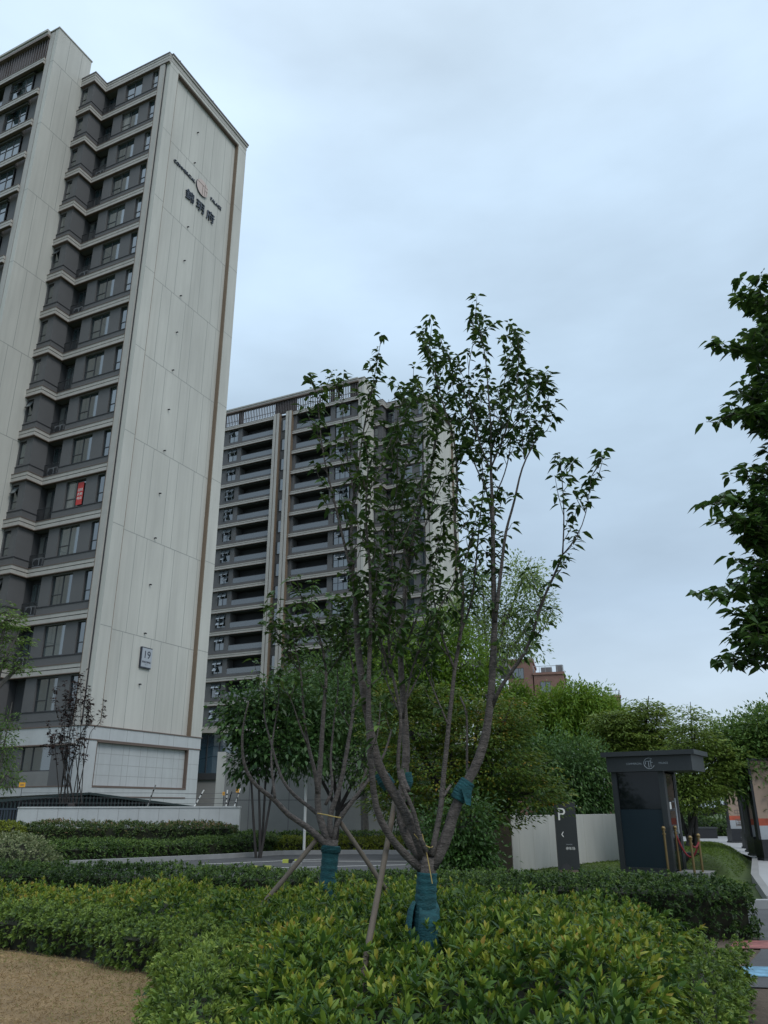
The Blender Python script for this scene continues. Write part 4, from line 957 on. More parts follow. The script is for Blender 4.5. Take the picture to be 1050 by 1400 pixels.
for j in range(89):
    for i in range(49): a = j * 50 + i; mb.f.append((a, a + 1, a + 51, a + 50)); mb.mi.append(mb.m(M['greenlawn']))
tag(mb.build('grass_mound', smooth=True), kind='structure')
g_ = grass('lawn_grass', MOUND, 26000, .075, .013, M['grassblade'], zf=mound_z); tag(g_, 'clipped green grass covering the mound right of the kiosk', 'grass')
g_ = grass('lawn_grass', [(1.2, 14.2), (4.2, 14.6), (6.2, 14.6), (8.0, 19.3), (7.3, 20.8), (7.3, 25), (8.5, 28.8), (6, 29), (4.4, 26.5), (3.0, 21.5), (1.2, 18)], 36000, .075, .013, M['grassblade']); tag(g_, 'green lawn between the curved wall and the kiosk', 'grass')
sk = MB(); sk.prism([(6.28, 14.35), (6.42, 14.35), (8.22, 19), (11.12, 25.6), (11.0, 25.66), (8.06, 19.02)], 0, .17, M['concrete']); tag(sk.build('stone_edging'), kind='structure')

# ------------------------------------------------------------------ generic background trees
def px_r(rpx, p): return rpx / FPX * (p[1] * math.cos(TH) + (p[2] - EYE) * math.sin(TH))
def tree(name, label, base, Yc, blobs, mat, n_cl, per, Ln, Wd, trunk=(.12, 'bark_g'), stems=1, group=None, style='round', spread=.3, tint0=.5, lean=0, twigs=True, cat='tree', cl_r=None, hollow=.55):
    """blobs: (px, py, rx_px, ry_px[, dY]) crown lobes; leaves gather in clumps near the lobes' skins"""
    t = thing(name, label, cat, group=group)
    bx = at(base[0], 1120, Yc)[0] if base is not None else 0
    cs, rs = [], []
    for b in blobs:
        c = at(b[0], b[1], Yc + (b[4] if len(b) > 4 else 0)); cs.append(c); rx = px_r(b[2], c); rz_ = px_r(b[3], c); rs.append(np.array([rx, rx * .85, rz_]))
    cs = np.array(cs); rs = np.array(rs); wt = rs.prod(1) ** (2 / 3); wt /= wt.sum()
    k = RNG.choice(len(cs), n_cl, p=wt); u = rdir(n_cl, -.85, 1); rad = RNG.uniform(hollow, 1.0, n_cl) ** .8 * (1 + .5 * (vnoise(u * 3 + k[:, None], 1.8, 13) - .5)) * np.where(RNG.uniform(0, 1, n_cl) < .12, RNG.uniform(1.05, 1.38, n_cl), 1.0)
    Cc = cs[k] + u * rs[k] * rad[:, None]
    Cc[:, 2] = np.maximum(Cc[:, 2], .25)
    cr_ = cl_r or (Ln * 2.6)
    P = np.repeat(Cc, per, 0); n = len(P); off = rdir(n) * (RNG.uniform(0, 1, n) ** .6)[:, None] * cr_
    if style == 'layer': off *= np.array([1.5, 1.5, .28])
    elif style == 'plume': off *= np.array([.7, .7, 1.3])
    P = P + off; ou = norm(np.repeat(u, per, 0) * .6 + norm(off) * .8 + RNG.normal(0, .35, (n, 3)))
    if style == 'layer': ou[:, 2] = ou[:, 2] * .3 - .12
    elif style == 'plume': ou[:, 2] -= .35
    else: ou[:, 2] -= .15
    Nn = np.array([0, 0, 1.0]) + RNG.normal(0, .45, (n, 3))
    tt = tint0 + np.repeat(RNG.normal(0, .13, n_cl) + .22 * (vnoise(Cc, 1.1, 17) - .5), per) + RNG.normal(0, .1, n)
    lv = Leaves(); lv.add(P, ou, Nn, Ln * RNG.uniform(.65, 1.3, n), Wd * RNG.uniform(.8, 1.2, n), .25 * RNG.uniform(0, 1.6, n), tt)
    lv.build('crown', mat, t)
    if base is not None:
        m = MB(); r0 = trunk[0]; bm = M[trunk[1]]
        ctr = cs.mean(0); lo = (cs[:, 2] - rs[:, 2]).min()
        for s in range(stems):
            b0 = np.array([bx + random.uniform(-.12, .12) * (stems > 1) * 2, Yc + random.uniform(-.2, .2) * (stems > 1), 0])
            tgt = cs[s % len(cs)] if stems > 1 else ctr
            fk = b0 + (np.array([tgt[0], tgt[1], 0]) - np.array([b0[0], b0[1], 0])) * .35; fk[2] = max(lo * .9, .5) if stems == 1 else max(.8, lo)
            rr0 = r0 if stems == 1 else r0 * .6
            m.tube([b0, b0 * .6 + fk * .4 + np.array([random.uniform(-.05, .05), 0, 0]), fk], [rr0 * 1.15, rr0, rr0 * .8], bm, 7)
            for q, c in (enumerate(cs) if stems == 1 else [(s, tgt)]):
                mid = fk * .5 + c * .5 + np.array([random.uniform(-.15, .15), random.uniform(-.15, .15), .1]); m.tube([fk, mid, c, c + (c - mid) * .45], [rr0 * .7, rr0 * .5, rr0 * .3, rr0 * .12], bm, 6)
        if twigs:
            for i in RNG.choice(n_cl, min(n_cl, 60), replace=False):
                c0 = cs[k[i]]; a = c0 + (Cc[i] - c0) * .1; m.tube([a, (a + Cc[i]) / 2 + np.array([0, 0, -.05]), Cc[i]], [r0 * .18, r0 * .12, r0 * .05], bm, 4, cap=False)
        m.build('trunk', t)
    return t
GB = 'background trees behind the cherry trees'; GK = 'trees round the kiosk'
tree('broadleaf_tree', 'dark broad leaved tree on several thin stems in front of the grey concrete wall', (362, 0), 28.5, [(345, 985, 40, 36), (405, 972, 44, 36, .8), (326, 962, 24, 16), (375, 950, 26, 20), (440, 985, 26, 22, .5), (385, 1022, 50, 28), (342, 1042, 24, 18), (430, 1030, 24, 18)], M['evergreen'], 620, 12, .20, .118, (.07, 'bark_d'), stems=4, group=GB, tint0=.5)
tree('blue_green_tree', 'soft blue green tree between the two cherries against the grey wall', (455, 0), 31, [(450, 985, 70, 50), (425, 1030, 55, 36), (500, 1030, 60, 50), (470, 940, 50, 30), (540, 1060, 50, 40)], M['teal_leaf'], 900, 16, .16, .065, (.12, 'bark_d'), group=GB, tint0=.5)
tree('japanese_maple', 'bronze tinged maple with layered sprays behind the main cherry trunk', (640, 0), 19.5, [(600, 965, 48, 28), (560, 1000, 62, 36), (650, 1010, 66, 36), (590, 1055, 80, 40), (690, 985, 36, 40), (675, 1050, 70, 40), (720, 1085, 58, 26), (640, 1110, 70, 30), (540, 955, 42, 26), (540, 1090, 42, 30)], M['maple'], 1900, 16, .11, .046, (.11, 'bark_d'), group=GB, style='layer', tint0=.56, cl_r=.26)
tree('camellia_shrub', 'dense dark green shrub under the maple next to the wooden wall end', (650, 0), 17, [(640, 1130, 40, 46), (600, 1150, 36, 34), (650, 1165, 32, 26), (625, 1175, 54, 22)], M['bigleaf'], 640, 10, .10, .048, (.06, 'bark_d'), group=GB, tint0=.45)
tree('light_tree', 'tall airy light green tree showing sky through its crown behind the cherry top', (668, 0), 37, [(715, 790, 34, 26), (735, 835, 34, 30), (690, 840, 32, 34), (660, 800, 26, 36), (700, 880, 46, 30), (655, 870, 40, 40), (625, 840, 30, 40)], M['camphor'], 190, 46, .19, .085, (.12, 'bark_g'), group=GB, tint0=.6, cl_r=.62, hollow=.2)
tree('bright_tree', 'vivid fresh green tree standing behind the centre of the main cherry', (630, 0), 33, [(630, 915, 44, 44), (600, 950, 46, 40), (570, 900, 40, 46), (650, 960, 44, 36), (530, 920, 46, 44), (605, 865, 30, 30)], M['bright'], 900, 18, .2, .08, (.16, 'bark_g'), group=GB, tint0=.35, cl_r=.55)
tree('olive_tree', 'dull green tree filling the gap between the two cherry crowns', (500, 0), 36, [(500, 900, 50, 50), (480, 950, 60, 40), (550, 960, 60, 40), (430, 930, 46, 36)], M['mid'], 700, 16, .21, .09, (.16, 'bark_g'), group=GB, tint0=.4)
tree('willow_tree', 'bright yellow green feathery tree with a broad rounded top below the brick houses', (770, 0), 39, [(770, 985, 66, 40), (725, 1000, 46, 44), (820, 995, 52, 40), (790, 960, 46, 18), (850, 1010, 40, 34), (700, 960, 26, 24)], M['bright'], 1900, 20, .22, .075, (.18, 'bark_g'), group=GK, style='plume', tint0=.5, cl_r=.5, hollow=.35)
tree('blue_green_tree', 'deep green bamboo like thicket above the curved wall', (760, 0), 30, [(760, 1050, 60, 42), (805, 1060, 36, 40), (720, 1040, 40, 40), (780, 1090, 50, 30), (815, 1095, 28, 26)], M['teal_leaf'], 1100, 16, .17, .06, (.08, 'bark_d'), stems=4, group=GK, style='plume', tint0=.55)
tree('olive_maple', 'olive brown maple with pointed tips behind the kiosk roof', (880, 0), 33, [(880, 1000, 34, 28), (850, 1020, 34, 24), (910, 1015, 30, 28), (885, 972, 20, 10), (840, 990, 26, 20), (830, 1040, 30, 24)], M['olive'], 900, 16, .18, .07, (.12, 'bark_d'), group=GK, style='layer', tint0=.45, cl_r=.4)
tree('olive_maple', 'slender branching olive tree on thin dark stems just right of the kiosk', (938, 0), 24.5, [(930, 1050, 34, 26), (950, 1020, 30, 26), (905, 1060, 28, 30), (945, 985, 24, 20), (975, 1040, 32, 28), (935, 1090, 40, 24), (965, 1075, 30, 20)], M['olive'], 760, 15, .13, .05, (.11, 'bark_d'), stems=5, group=GK, style='layer', tint0=.45, cl_r=.32)
tree('green_tree', 'dark leafy tree at the right edge hanging over the banner pylons', (1075, 0), 25, [(1020, 1040, 40, 34), (1045, 1010, 36, 34), (1000, 1015, 30, 26), (1050, 1075, 36, 26), (1075, 1030, 50, 60), (995, 1065, 24, 22)], M['mid'], 950, 15, .16, .07, (.15, 'bark_d'), group=GK, tint0=.42)
tree('green_tree', 'round topped pale green tree rising behind the right edge tree', (1000, 0), 42, [(1000, 1005, 34, 24), (1035, 995, 34, 24), (970, 1020, 30, 22), (1060, 990, 34, 22)], M['olive'], 380, 14, .22, .07, (.15, 'bark_g'), group=GK, tint0=.6)
tree('dark_thicket', 'dark green thicket filling the view beyond the kiosk and the banners', (900, 0), 52, [(880, 1080, 60, 50), (960, 1090, 60, 44), (1030, 1090, 60, 44), (820, 1080, 50, 50), (930, 1060, 60, 36), (1080, 1085, 50, 50)], M['mid'], 900, 13, .3, .1, (.2, 'bark_d'), group=GK, tint0=.25, cat='thicket')
tree('dark_thicket', 'dark green thicket behind the maple and the grey concrete wall end', (640, 0), 27, [(640, 1070, 60, 60), (580, 1090, 50, 46), (700, 1080, 50, 50)], M['evergreen'], 620, 12, .17, .07, (.12, 'bark_d'), group=GB, tint0=.4, cat='thicket')
bed('round_hedge', 'low rounded dark hedge beyond the far pavement', 'hedge', [(14.5, 44), (24, 44), (24, 47), (14.5, 47)], .8, M['hedgeleaf'], 50, 5, .16, .07, 1.0, amp=.2, tint0=.5)
tree('feathery_tree', 'light feathery tree reaching in from the left edge beside the grey tower front', (-40, 0), 26, [(8, 850, 22, 14), (20, 875, 22, 10), (6, 905, 22, 16), (-20, 870, 40, 40), (25, 912, 14, 6), (-10, 840, 26, 16)], M['mid'], 150, 14, .17, .055, (.14, 'bark_g'), group='trees at the foot of the near tower', tint0=.75, style='layer', cl_r=.34)
tree('feathery_tree', 'olive green small tree at the left edge behind the blue grey fence', (-14, 0), 39.5, [(-2, 1020, 26, 28), (8, 1060, 24, 24), (-15, 1050, 30, 50), (12, 985, 12, 8)], M['mid'], 150, 13, .19, .06, (.1, 'bark_g'), group='trees at the foot of the near tower', tint0=.6, cl_r=.4)
# ------------------------------------------------------------------ traced trees: cherries, purple tree, right edge tree
def smooth_line(P, m):
    P = np.array(P, float); s = np.concatenate([[0], np.cumsum(np.linalg.norm(np.diff(P, axis=0), axis=1))]); q = np.linspace(0, s[-1], m)
    L_ = np.stack([np.interp(q, s, P[:, i]) for i in range(P.shape[1])], 1)
    for _ in range(2): L_[1:-1] = L_[1:-1] * .5 + (L_[:-2] + L_[2:]) * .25
    return L_
def traced(name, label, Yb, trunk_px, r_trunk, limbs, leaf_from, mat, Ln, Wd, bark='bark', twig_step=.12, twig_len=(.16, .5), leaf_gap=.042, group=None, density=None, up=.85, tint0=.45, spur=.3, droop=.55, fine=True, drop=0, thin=1.0):
    """limbs: (pixels, r0, r1, dY0, dY1); leaf_from: image height above which twigs carry leaves"""
    t = thing(name, label, 'tree', group=group); m = MB(); lv = Leaves(); tw = m
    tp = [at(x, y, Yb) for x, y in trunk_px]; tp = [np.array([tp[0][0], Yb, 0.0])] + tp; m.tube(smooth_line(tp, 9), np.linspace(r_trunk * 1.25, r_trunk, 9), M[bark], 12, lump=.07)
    pos, axs = [], []
    def leafed(path, gap, d0=0.0):
        s = np.concatenate([[0], np.cumsum(np.linalg.norm(np.diff(path, axis=0), axis=1))]); q = np.arange(d0, s[-1], gap)
        if len(q) == 0: return
        q = q + RNG.normal(0, gap * .2, len(q)); p = np.stack([np.interp(q, s, path[:, i]) for i in range(3)], 1); dd = norm(path[-1] - path[0]); pos.append(p); axs.append(np.tile(dd, (len(p), 1)))
        k = RNG.integers(3, 6); pos.append(path[-1] + RNG.normal(0, .008, (k, 3))); axs.append(np.tile(dd, (k, 1)))
    for pts, r0, r1, y0, y1 in limbs:
        m_ = len(pts); pts = [(x, y if y > 640 or not drop else 640 + (y - 640) * drop) for x, y in pts]; r0 *= thin; r1 *= thin; P3 = [at(x, y, Yb + y0 + (y1 - y0) * i / max(1, m_ - 1)) for i, (x, y) in enumerate(pts)]
        Ls = np.sum(np.linalg.norm(np.diff(P3, axis=0), axis=1)); K = max(8, int(Ls / .09)); L3 = smooth_line(P3, K); rad = r0 + (r1 - r0) * np.linspace(0, 1, K) ** .8
        m.tube(L3, rad, M[bark], 9 if r0 > .025 else 6, lump=.08 if r0 > .025 else .04)
        pix = smooth_line(np.array(pts, float), K)
        s = np.linspace(0, Ls, K); acc = 0.0
        q = RNG.uniform(0, twig_step)
        while q < Ls:
            i = int(np.searchsorted(s, q)); i = min(i, K - 1); py = pix[i][1]
            pr = density(pix[i][0], py) if density else (1.0 if py < leaf_from else 0.0)
            if RNG.uniform() < pr:
                dirl = norm(L3[min(i + 1, K - 1)] - L3[max(i - 1, 0)]); a = RNG.uniform(0, 6.28); h = np.array([math.cos(a), math.sin(a), 0])
                if RNG.uniform() < spur: ln = RNG.uniform(.04, .12)
                else: ln = RNG.uniform(*twig_len) * (1 - .35 * q / Ls)
                d0 = norm(h * RNG.uniform(.5, 1.0) + dirl * .5 + np.array([0, 0, up * .5])); d1 = norm(d0 + np.array([0, 0, up]))
                p0 = L3[i]; p1 = p0 + d0 * ln * .5; p2 = p1 + d1 * ln * .5; path = np.array([p0, p1, p2])
                tw.tube(path, [max(.0022, min(rad[i] * .5, .006)), .003, .0016], M[bark], 4, cap=False); leafed(path, leaf_gap, ln * .15)
            q += twig_step * RNG.uniform(.5, 1.5)
        if pix[-1][1] < leaf_from: leafed(L3[int(K * .7):], leaf_gap * .75)
    P = np.concatenate(pos); A = np.concatenate(axs); n = len(P); a = RNG.uniform(0, 6.28, n); h = np.stack([np.cos(a), np.sin(a), np.zeros(n)], 1)
    D = norm(h + A * RNG.uniform(-.1, .5, (n, 1)) + np.array([0, 0, -1.0]) * RNG.uniform(-.15, .55, (n, 1)))
    Nn = np.array([0, 0, 1.0]) + RNG.normal(0, .35, (n, 3)) + h * .3
    base = P + D * .012
    lv.add(base, D, Nn, Ln * RNG.uniform(.6, 1.18, n), Wd * RNG.uniform(.8, 1.15, n), droop * RNG.uniform(.3, 1.4, n), tint0 + RNG.normal(0, .2, n), fine=fine)
    m.build('trunk', t, smooth=True); lv.build('crown', mat, t)
    return t, n
Y1 = 6.2
MAIN = [
 ([(577, 1190), (560, 1172), (548, 1166), (534, 1146), (514, 1113), (511, 1086), (508, 1054), (505, 1020), (504, 986), (504, 914), (506, 883), (507, 851), (506, 769), (501, 734), (500, 683), (505, 630), (498, 590)], .036, .005, 0, -.5),
 ([(583, 1175), (575, 1154), (564, 1129), (549, 1100), (534, 1077), (523, 1063), (514, 1037), (507, 1003), (499, 957), (491, 905), (487, 851), (486, 814)], .05, .026, 0, -.15),
 ([(486, 814), (479, 777), (470, 740), (461, 703), (454, 671), (445, 640), (437, 580), (434, 520), (424, 505)], .018, .003, -.15, -.3),
 ([(486, 814), (480, 754), (480, 714), (484, 674), (492, 620), (500, 560), (510, 510), (518, 462)], .022, .003, -.15, .1),
 ([(484, 674), (474, 620), (468, 560), (470, 495)], .01, .003, -.1, .2),
 ([(583, 1180), (562, 1157), (548, 1130), (546, 1100), (551, 1077), (556, 1043), (554, 986), (549, 929), (547, 890), (552, 830), (557, 777), (573, 697), (590, 640), (600, 560), (597, 500), (585, 440)], .046, .004, .1, .7),
 ([(557, 777), (548, 720), (552, 650), (560, 590), (556, 545)], .014, .003, .4, .9),
 ([(582, 1165), (571, 1143), (567, 1100), (551, 1083), (543, 1063), (544, 1023), (551, 983), (543, 951), (533, 906), (530, 877), (536, 817), (536, 763), (538, 706), (545, 640), (540, 570), (552, 530)], .022, .003, -.1, -.2),
 ([(551, 983), (558, 937), (566, 900), (576, 883), (598, 834), (619, 800), (640, 760), (652, 700)], .012, .003, -.1, -.5),
 ([(590, 1170), (593, 1155), (600, 1120), (606, 1089), (604, 1069), (610, 1034), (613, 991), (619, 943), (621, 914), (631, 863), (634, 800), (624, 750), (621, 714), (626, 660), (622, 600), (605, 540), (590, 470), (577, 436)], .028, .004, -.05, .3),
 ([(631, 863), (644, 829), (650, 780), (655, 720), (662, 660), (655, 600), (648, 540)], .013, .003, .15, .6),
 ([(590, 1185), (600, 1172), (611, 1143), (626, 1094), (637, 1069), (651, 1051), (663, 1014), (670, 971), (673, 929), (674, 900), (677, 846), (674, 777), (674, 709), (671, 640)], .056, .014, 0, .1),
 ([(671, 640), (672, 590), (668, 530), (664, 470), (655, 418), (650, 408)], .013, .003, .1, .2),
 ([(671, 640), (690, 590), (703, 540), (710, 480), (708, 440)], .011, .003, .1, -.1),
 ([(671, 645), (655, 600), (640, 540), (620, 490), (605, 450)], .010, .003, .1, .5),
 ([(690, 590), (715, 560), (735, 525), (748, 508)], .007, .003, .05, -.3),
 ([(655, 600), (642, 540), (640, 485), (648, 440), (678, 418)], .007, .003, .3, .4),
 ([(673, 966), (676, 950), (684, 939), (704, 912), (724, 886), (733, 849), (740, 820), (746, 812), (758, 787), (769, 759)], .020, .009, .05, -.3),
 ([(769, 759), (771, 729), (771, 681), (767, 643), (765, 620)], .008, .003, -.3, -.35),
 ([(769, 759), (789, 737), (801, 707), (806, 675), (808, 652)], .006, .0025, -.3, -.55),
 ([(677, 850), (686, 771), (692, 718), (703, 692), (707, 664), (717, 626), (733, 600), (745, 560), (752, 520)], .022, .003, .05, -.2),
 ([(717, 626), (712, 580), (722, 530), (716, 490)], .007, .003, 0, .2),
 ([(558, 1082), (551, 1066), (549, 1053)], .027, .024, .1, .2),
 ([(606, 1089), (612, 1080), (616, 1074)], .014, .012, 0, .1),
 ([(673, 966), (667, 955), (664, 950)], .012, .011, .05, .1),
 ([(639, 1070), (638, 1014), (640, 971), (634, 955), (629, 953)], .013, .009, .15, .3),
 ([(674, 777), (671, 696), (664, 664), (650, 640), (640, 600), (628, 545), (615, 500)], .012, .003, .1, .7),
 ([(557, 777), (575, 740), (590, 690), (612, 650), (630, 610)], .010, .003, .45, .2),
 ([(500, 683), (520, 640), (536, 590), (560, 545), (580, 520)], .008, .003, -.4, .2),
 ([(534, 926), (520, 880), (512, 820), (520, 760), (528, 700)], .012, .003, -.1, .3),
 ([(547, 897), (570, 850), (578, 800), (600, 740)], .012, .003, .3, .1),
 ([(621, 914), (600, 860), (590, 800), (600, 740), (612, 690)], .012, .003, .1, .5),
 ([(506, 883), (520, 840), (545, 800), (552, 750)], .009, .003, -.3, -.1),
 ([(671, 690), (690, 650), (700, 600), (690, 560), (680, 520)], .009, .003, .1, .5),
 ([(671, 620), (685, 560), (690, 500), (700, 450)], .008, .003, .1, .35),
 ([(533, 906), (515, 870), (508, 820), (515, 780)], .010, .003, -.1, -.4),
 ([(554, 960), (575, 920), (590, 880), (596, 850)], .011, .003, .2, .5),
 ([(551, 983), (530, 940), (520, 900), (522, 860)], .010, .003, -.1, .2),
 ([(613, 991), (595, 950), (580, 910), (570, 870)], .010, .003, .05, .5),
 ([(606, 560), (570, 530), (556, 520)], .006, .003, .6, .4),
 ([(536, 763), (560, 720), (580, 660), (575, 600), (590, 560)], .008, .003, -.2, -.4),
]
def dens_main(x, y):
    d = .78 if y < 600 else (1.0 if y < 930 else (.35 if y < 1000 else .04))
    if x > 655 and y > 640: d *= .33 if x < 730 else .75
    if x < 500 and y > 700: d *= .6
    return d
tm, nl = traced('cherry_tree', 'large young cherry tree with many upright limbs and teal cloth round its trunk', Y1, [(579, 1290), (581, 1240), (584, 1190), (586, 1172)], .062, MAIN, 700, M['cherry'], .089, .043, twig_step=.079, droop=.4, drop=.89, thin=.86, twig_len=(.12, .42), density=dens_main, group='transplanted cherry trees in the shrub bed', leaf_gap=.040)
def wrap(t, pts, r, Y, name='trunk_wrap', n=18, dy=0, lump=.025):
    P3 = smooth_line([at(x, y, Y + dy) for x, y in pts], max(15, 10 * len(pts))); k = len(P3)
    rad = np.interp(np.linspace(0, 1, k), np.linspace(0, 1, len(r)), r) * (1 + .07 * ((np.arange(k) % 4) / 3 - .5))   # overlapping turns of cloth
    return MB().tube(P3, rad, M['teal'], n, lump=lump).build(name, t, smooth=True)
wrap(tm, [(579, 1300), (580, 1270), (582, 1235), (584, 1193)], [.082, .080, .076, .072], Y1)
sk = MB(); b0 = at(580, 1238, Y1)
ring = []
for z_, rr_ in ((0, .080), (-.05, .105), (-.14, .118), (-.30, .112), (-.42, .108)):
    ring.append([(b0[0] + rr_ * (1 + .10 * math.sin(3 * a + z_ * 9)) * math.cos(a), b0[1] + rr_ * (1 + .10 * math.sin(3 * a + z_ * 9)) * math.sin(a), b0[2] + z_ + .03 * math.sin(2 * a + 1)) for a in np.linspace(-2.0, 3.75, 22)])
i0 = 0; sk.v = [p for r_ in ring for p in r_]
for j in range(4):
    for q in range(21): a = j * 22 + q; sk.f.append((a, a + 1, a + 23, a + 22)); sk.mi.append(sk.m(M['teal']))
sko = sk.build('loose_wrap_skirt', tm, smooth=True); so_ = sko.modifiers.new('cloth', 'SOLIDIFY'); so_.thickness = .006
wrap(tm, [(533, 1076), (526, 1067), (519, 1056)], [.052, .056, .046], Y1, 'limb_wrap', dy=-.03)
wrap(tm, [(552, 1080), (556, 1068), (555, 1056)], [.046, .05, .044], Y1, 'limb_wrap', dy=.28)
wrap(tm, [(625, 1094), (631, 1083), (640, 1068)], [.056, .064, .056], Y1, 'limb_wrap', dy=.02)
fl = MB(); a = at(636, 1082, Y1 - .05); fl.v = [tuple(a + np.array(q)) for q in ((-.03, 0, .03), (.05, -.01, .03), (.035, -.015, -.10), (-.0, -.02, -.09))]; fl.f = [(0, 1, 2, 3)]; fl.mi = [fl.m(M['teal'])]
flo = fl.build('cloth_flap', tm); flo.modifiers.new('cloth', 'SOLIDIFY').thickness = .006
st = MB(); P3 = [at(x, y, Y1 - .09) for x, y in ((566, 1140), (577, 1153), (583, 1157), (591, 1160), (592, 1157))]; st.tube(smooth_line(P3, 12), .0035, M['string'], 5)
st.tube(smooth_line([at(x, y, Y1 - .10) for x, y in ((577, 1140), (582, 1160), (587, 1185), (591, 1208))], 10), .0035, M['string'], 5); st.build('straw_string', tm)
def stake(px, Ya, Yb_, r, label, mat='stake'):
    P3 = smooth_line([at(px[0][0], px[0][1], Ya), at((px[0][0] + px[1][0]) / 2 + .5, (px[0][1] + px[1][1]) / 2, (Ya + Yb_) / 2), at(px[1][0], px[1][1], Yb_)], 7)
    d = P3[-1] - P3[-2]; P3 = np.vstack([P3, P3[-1] + d / np.linalg.norm(d) * max(0, (P3[-1][2] + .05) / max(.2, abs(d[2] / np.linalg.norm(d))))])
    tag(MB().tube(P3, r, M[mat], 9, lump=.05).build('support_stake', smooth=True), label, 'stake', 'wooden stakes propping the cherry trees')
stake(((540, 1096), (508, 1268)), 6.5, 5.75, .021, 'wooden stake leaning against the large cherry from the left')
stake(((434, 1146), (383, 1208)), 9.4, 8.9, .026, 'wooden stake left of the small cherry trunk')
stake(((464, 1122), (520, 1205)), 9.5, 9.3, .026, 'wooden stake right of the small cherry trunk')

Y2 = 9.4
SMALL = [
 ([(450, 1160), (440, 1149), (420, 1129), (391, 1114), (376, 1091), (357, 1081), (343, 1069), (333, 1046), (330, 1017), (333, 985), (340, 960)], .042, .008, 0, -.3),
 ([(376, 1091), (373, 1066), (370, 1037), (374, 1000), (382, 960), (380, 920)], .018, .006, -.2, .2),
 ([(437, 1115), (431, 1109), (403, 1089), (386, 1069), (381, 1054), (372, 1020), (360, 980), (362, 940)], .026, .006, .1, .4),
 ([(450, 1150), (437, 1123), (433, 1089), (437, 1060), (440, 1009), (444, 951), (447, 923), (440, 880), (425, 840), (410, 812)], .045, .006, 0, .3),
 ([(434, 1085), (431, 1054), (420, 1017), (414, 963), (412, 920), (402, 880), (395, 845)], .026, .004, 0, -.3),
 ([(452, 1145), (449, 1117), (463, 1083), (471, 1046), (483, 974), (484, 920), (474, 870), (470, 830)], .036, .005, 0, .2),
 ([(455, 1150), (454, 1137), (471, 1109), (494, 1080), (506, 1063), (525, 1035), (535, 1000)], .034, .010, 0, .2),
 ([(490, 1085), (505, 1040), (518, 1000), (520, 960)], .018, .006, .1, .3),
 ([(445, 1100), (457, 1080), (451, 1046), (457, 980), (463, 940), (458, 880), (450, 840)], .020, .004, .1, .6),
 ([(420, 1017), (408, 990), (402, 965), (392, 945)], .014, .005, -.2, -.4),
 ([(483, 974), (500, 930), (510, 890), (505, 850)], .012, .004, .1, .4),
 ([(412, 920), (395, 900), (380, 870), (372, 850)], .010, .004, -.2, -.1),
 ([(447, 923), (470, 890), (490, 850), (495, 825)], .010, .004, .3, .1),
]
def dens_small(x, y): return 1.0 if y < 900 else (.5 if y < 960 else (.12 if y < 1010 else 0))
t2, n2 = traced('cherry_tree', 'smaller young cherry tree left of the large one, propped by two wooden stakes', Y2, [(446, 1230), (449, 1190), (452, 1160), (453, 1148)], .075, SMALL, 930, M['cherry'], .112, .052, twig_step=.045, droop=.4, twig_len=(.2, .6), density=dens_small, group='transplanted cherry trees in the shrub bed', leaf_gap=.05, tint0=.55)
wrap(t2, [(446, 1232), (449, 1200), (452, 1162)], [.098, .092, .092], Y2)
wrap(t2, [(452, 1166), (452.5, 1160), (453, 1156)], [.105, .112, .10], Y2, 'wrap_fold')
P3 = [at(x, y, Y2 - .1) for x, y in ((434, 1112), (446, 1114), (458, 1117), (466, 1118))]; MB().tube(smooth_line(P3, 10), .006, M['string'], 5).build('straw_string', t2)

# purple multi-stem tree behind the white wall
Y3 = 37.2
PUR = []
rp = random.Random(5)
for i in range(17):
    x0 = 97 + rp.uniform(-16, 16); x1 = 98 + (i - 8) * 4.2 + rp.uniform(-6, 6); top = 918 + abs(i - 9) * 5 + rp.uniform(0, 26)
    if i < 4: top += 22
    PUR.append(([(x0, 1100), (x0 + (x1 - x0) * .3, 1052), (x0 + (x1 - x0) * .68 + rp.uniform(-3, 3), 1000), (x1, top + 30), (x1 + rp.uniform(-4, 5), top)], .026, .008, 0, rp.uniform(-.9, .9)))
tp_, n3 = traced('purple_tree', 'dark reddish multi stem tree with sparse purple leaves in front of the near tower corner', Y3, [(98, 1104), (98, 1098)], .16, PUR, 1040, M['purple'], .17, .10, bark='bark_d', twig_step=.15, twig_len=(.25, .7), leaf_gap=.13, density=lambda x, y: .75 if y < 990 else (.35 if y < 1050 else 0), tint0=.4, spur=.4, droop=.2, fine=False)

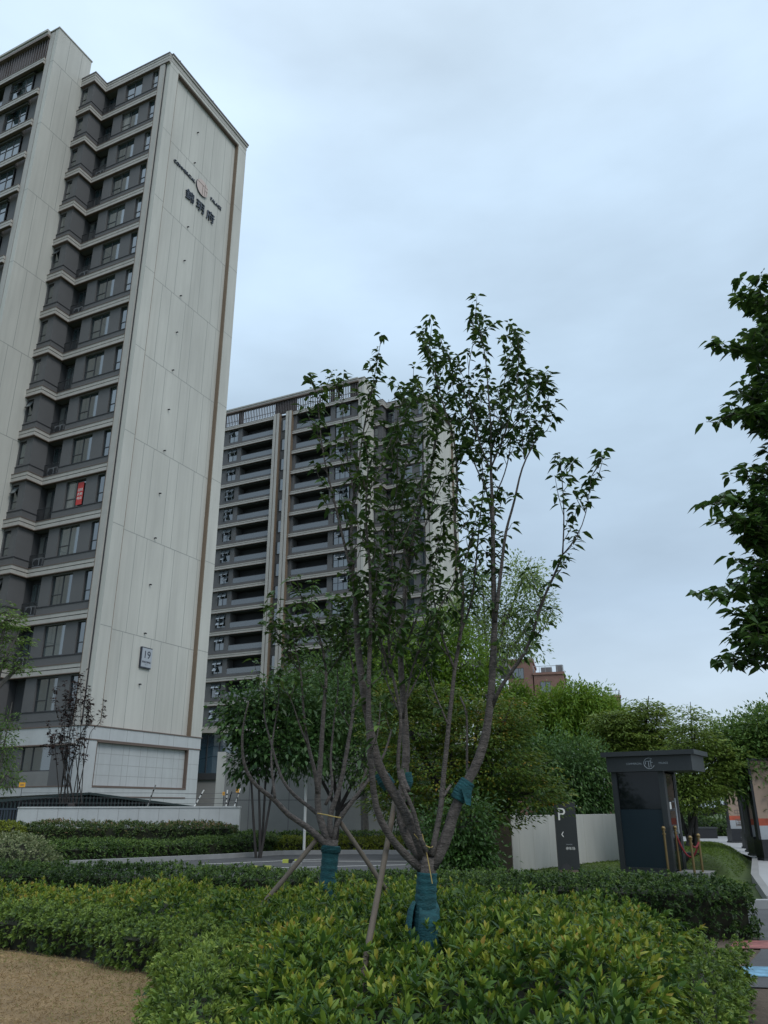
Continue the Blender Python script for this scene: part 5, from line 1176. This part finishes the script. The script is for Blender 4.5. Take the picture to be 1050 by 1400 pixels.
# broad leaved tree standing outside the right edge, its outer boughs in view
Y4 = 5.6
def bough(p, r=.011): p = [(x + (1150 - x) * .03, y) for x, y in p]; return (p, r, .003, .1, random.uniform(-.3, .3))
RT = [bough([(1150, 560), (1090, 480), (1060, 430), (1040, 405), (1030, 392)]), bough([(1150, 560), (1090, 520), (1055, 490), (1020, 480), (1000, 478)]), bough([(1150, 620), (1090, 580), (1050, 560), (1010, 560), (985, 572)]),
      bough([(1140, 600), (1090, 545), (1060, 520), (1035, 510)]), bough([(1150, 600), (1100, 600), (1060, 595), (1040, 590)]), bough([(1150, 760), (1090, 720), (1050, 695), (1000, 682), (965, 690)]), bough([(1150, 760), (1100, 730), (1060, 710), (1020, 705), (985, 715)]),
      bough([(1150, 780), (1100, 700), (1060, 665), (1035, 655)]), bough([(1150, 800), (1090, 770), (1045, 745), (1010, 740)]), bough([(1150, 860), (1090, 840), (1040, 815), (1000, 812), (975, 818)]), bough([(1150, 860), (1100, 850), (1050, 845), (1010, 840)]),
      bough([(1150, 880), (1090, 870), (1050, 870), (1020, 880)]), bough([(1150, 900), (1090, 890), (1050, 900), (1020, 905), (998, 908)]), bough([(1150, 800), (1100, 790), (1060, 780), (1030, 775)]), bough([(1150, 620), (1110, 540), (1080, 480), (1065, 430)]), bough([(1150, 700), (1110, 660), (1085, 640), (1060, 620)])]
for i in range(34):
    y_ = 420 + i * 15 + random.uniform(-12, 12); x_ = random.uniform(1018, 1048) + (40 if 585 < y_ < 655 else 0); RT.append((([(1150, y_ + 60), (1100, y_ + 30), (1070, y_ + random.uniform(-10, 15)), (x_, y_ + random.uniform(-20, 20))]), .009, .003, random.uniform(0, .5), random.uniform(-.4, .9)))
tb_, n4 = traced('broadleaf_tree', 'large leaved dark green tree whose boughs reach in from the right edge', Y4, [(1175, 1100), (1170, 900), (1160, 700), (1150, 560)], .07, RT, 1400, M['bigleaf'], .104, .056, bark='bark_g', twig_step=.05, twig_len=(.12, .34), leaf_gap=.032, density=lambda x, y: 1.0 if x < 1110 else .4, tint0=.55, spur=.35, up=.5, droop=.3)
print('leaves', nl, n2, n3, n4)
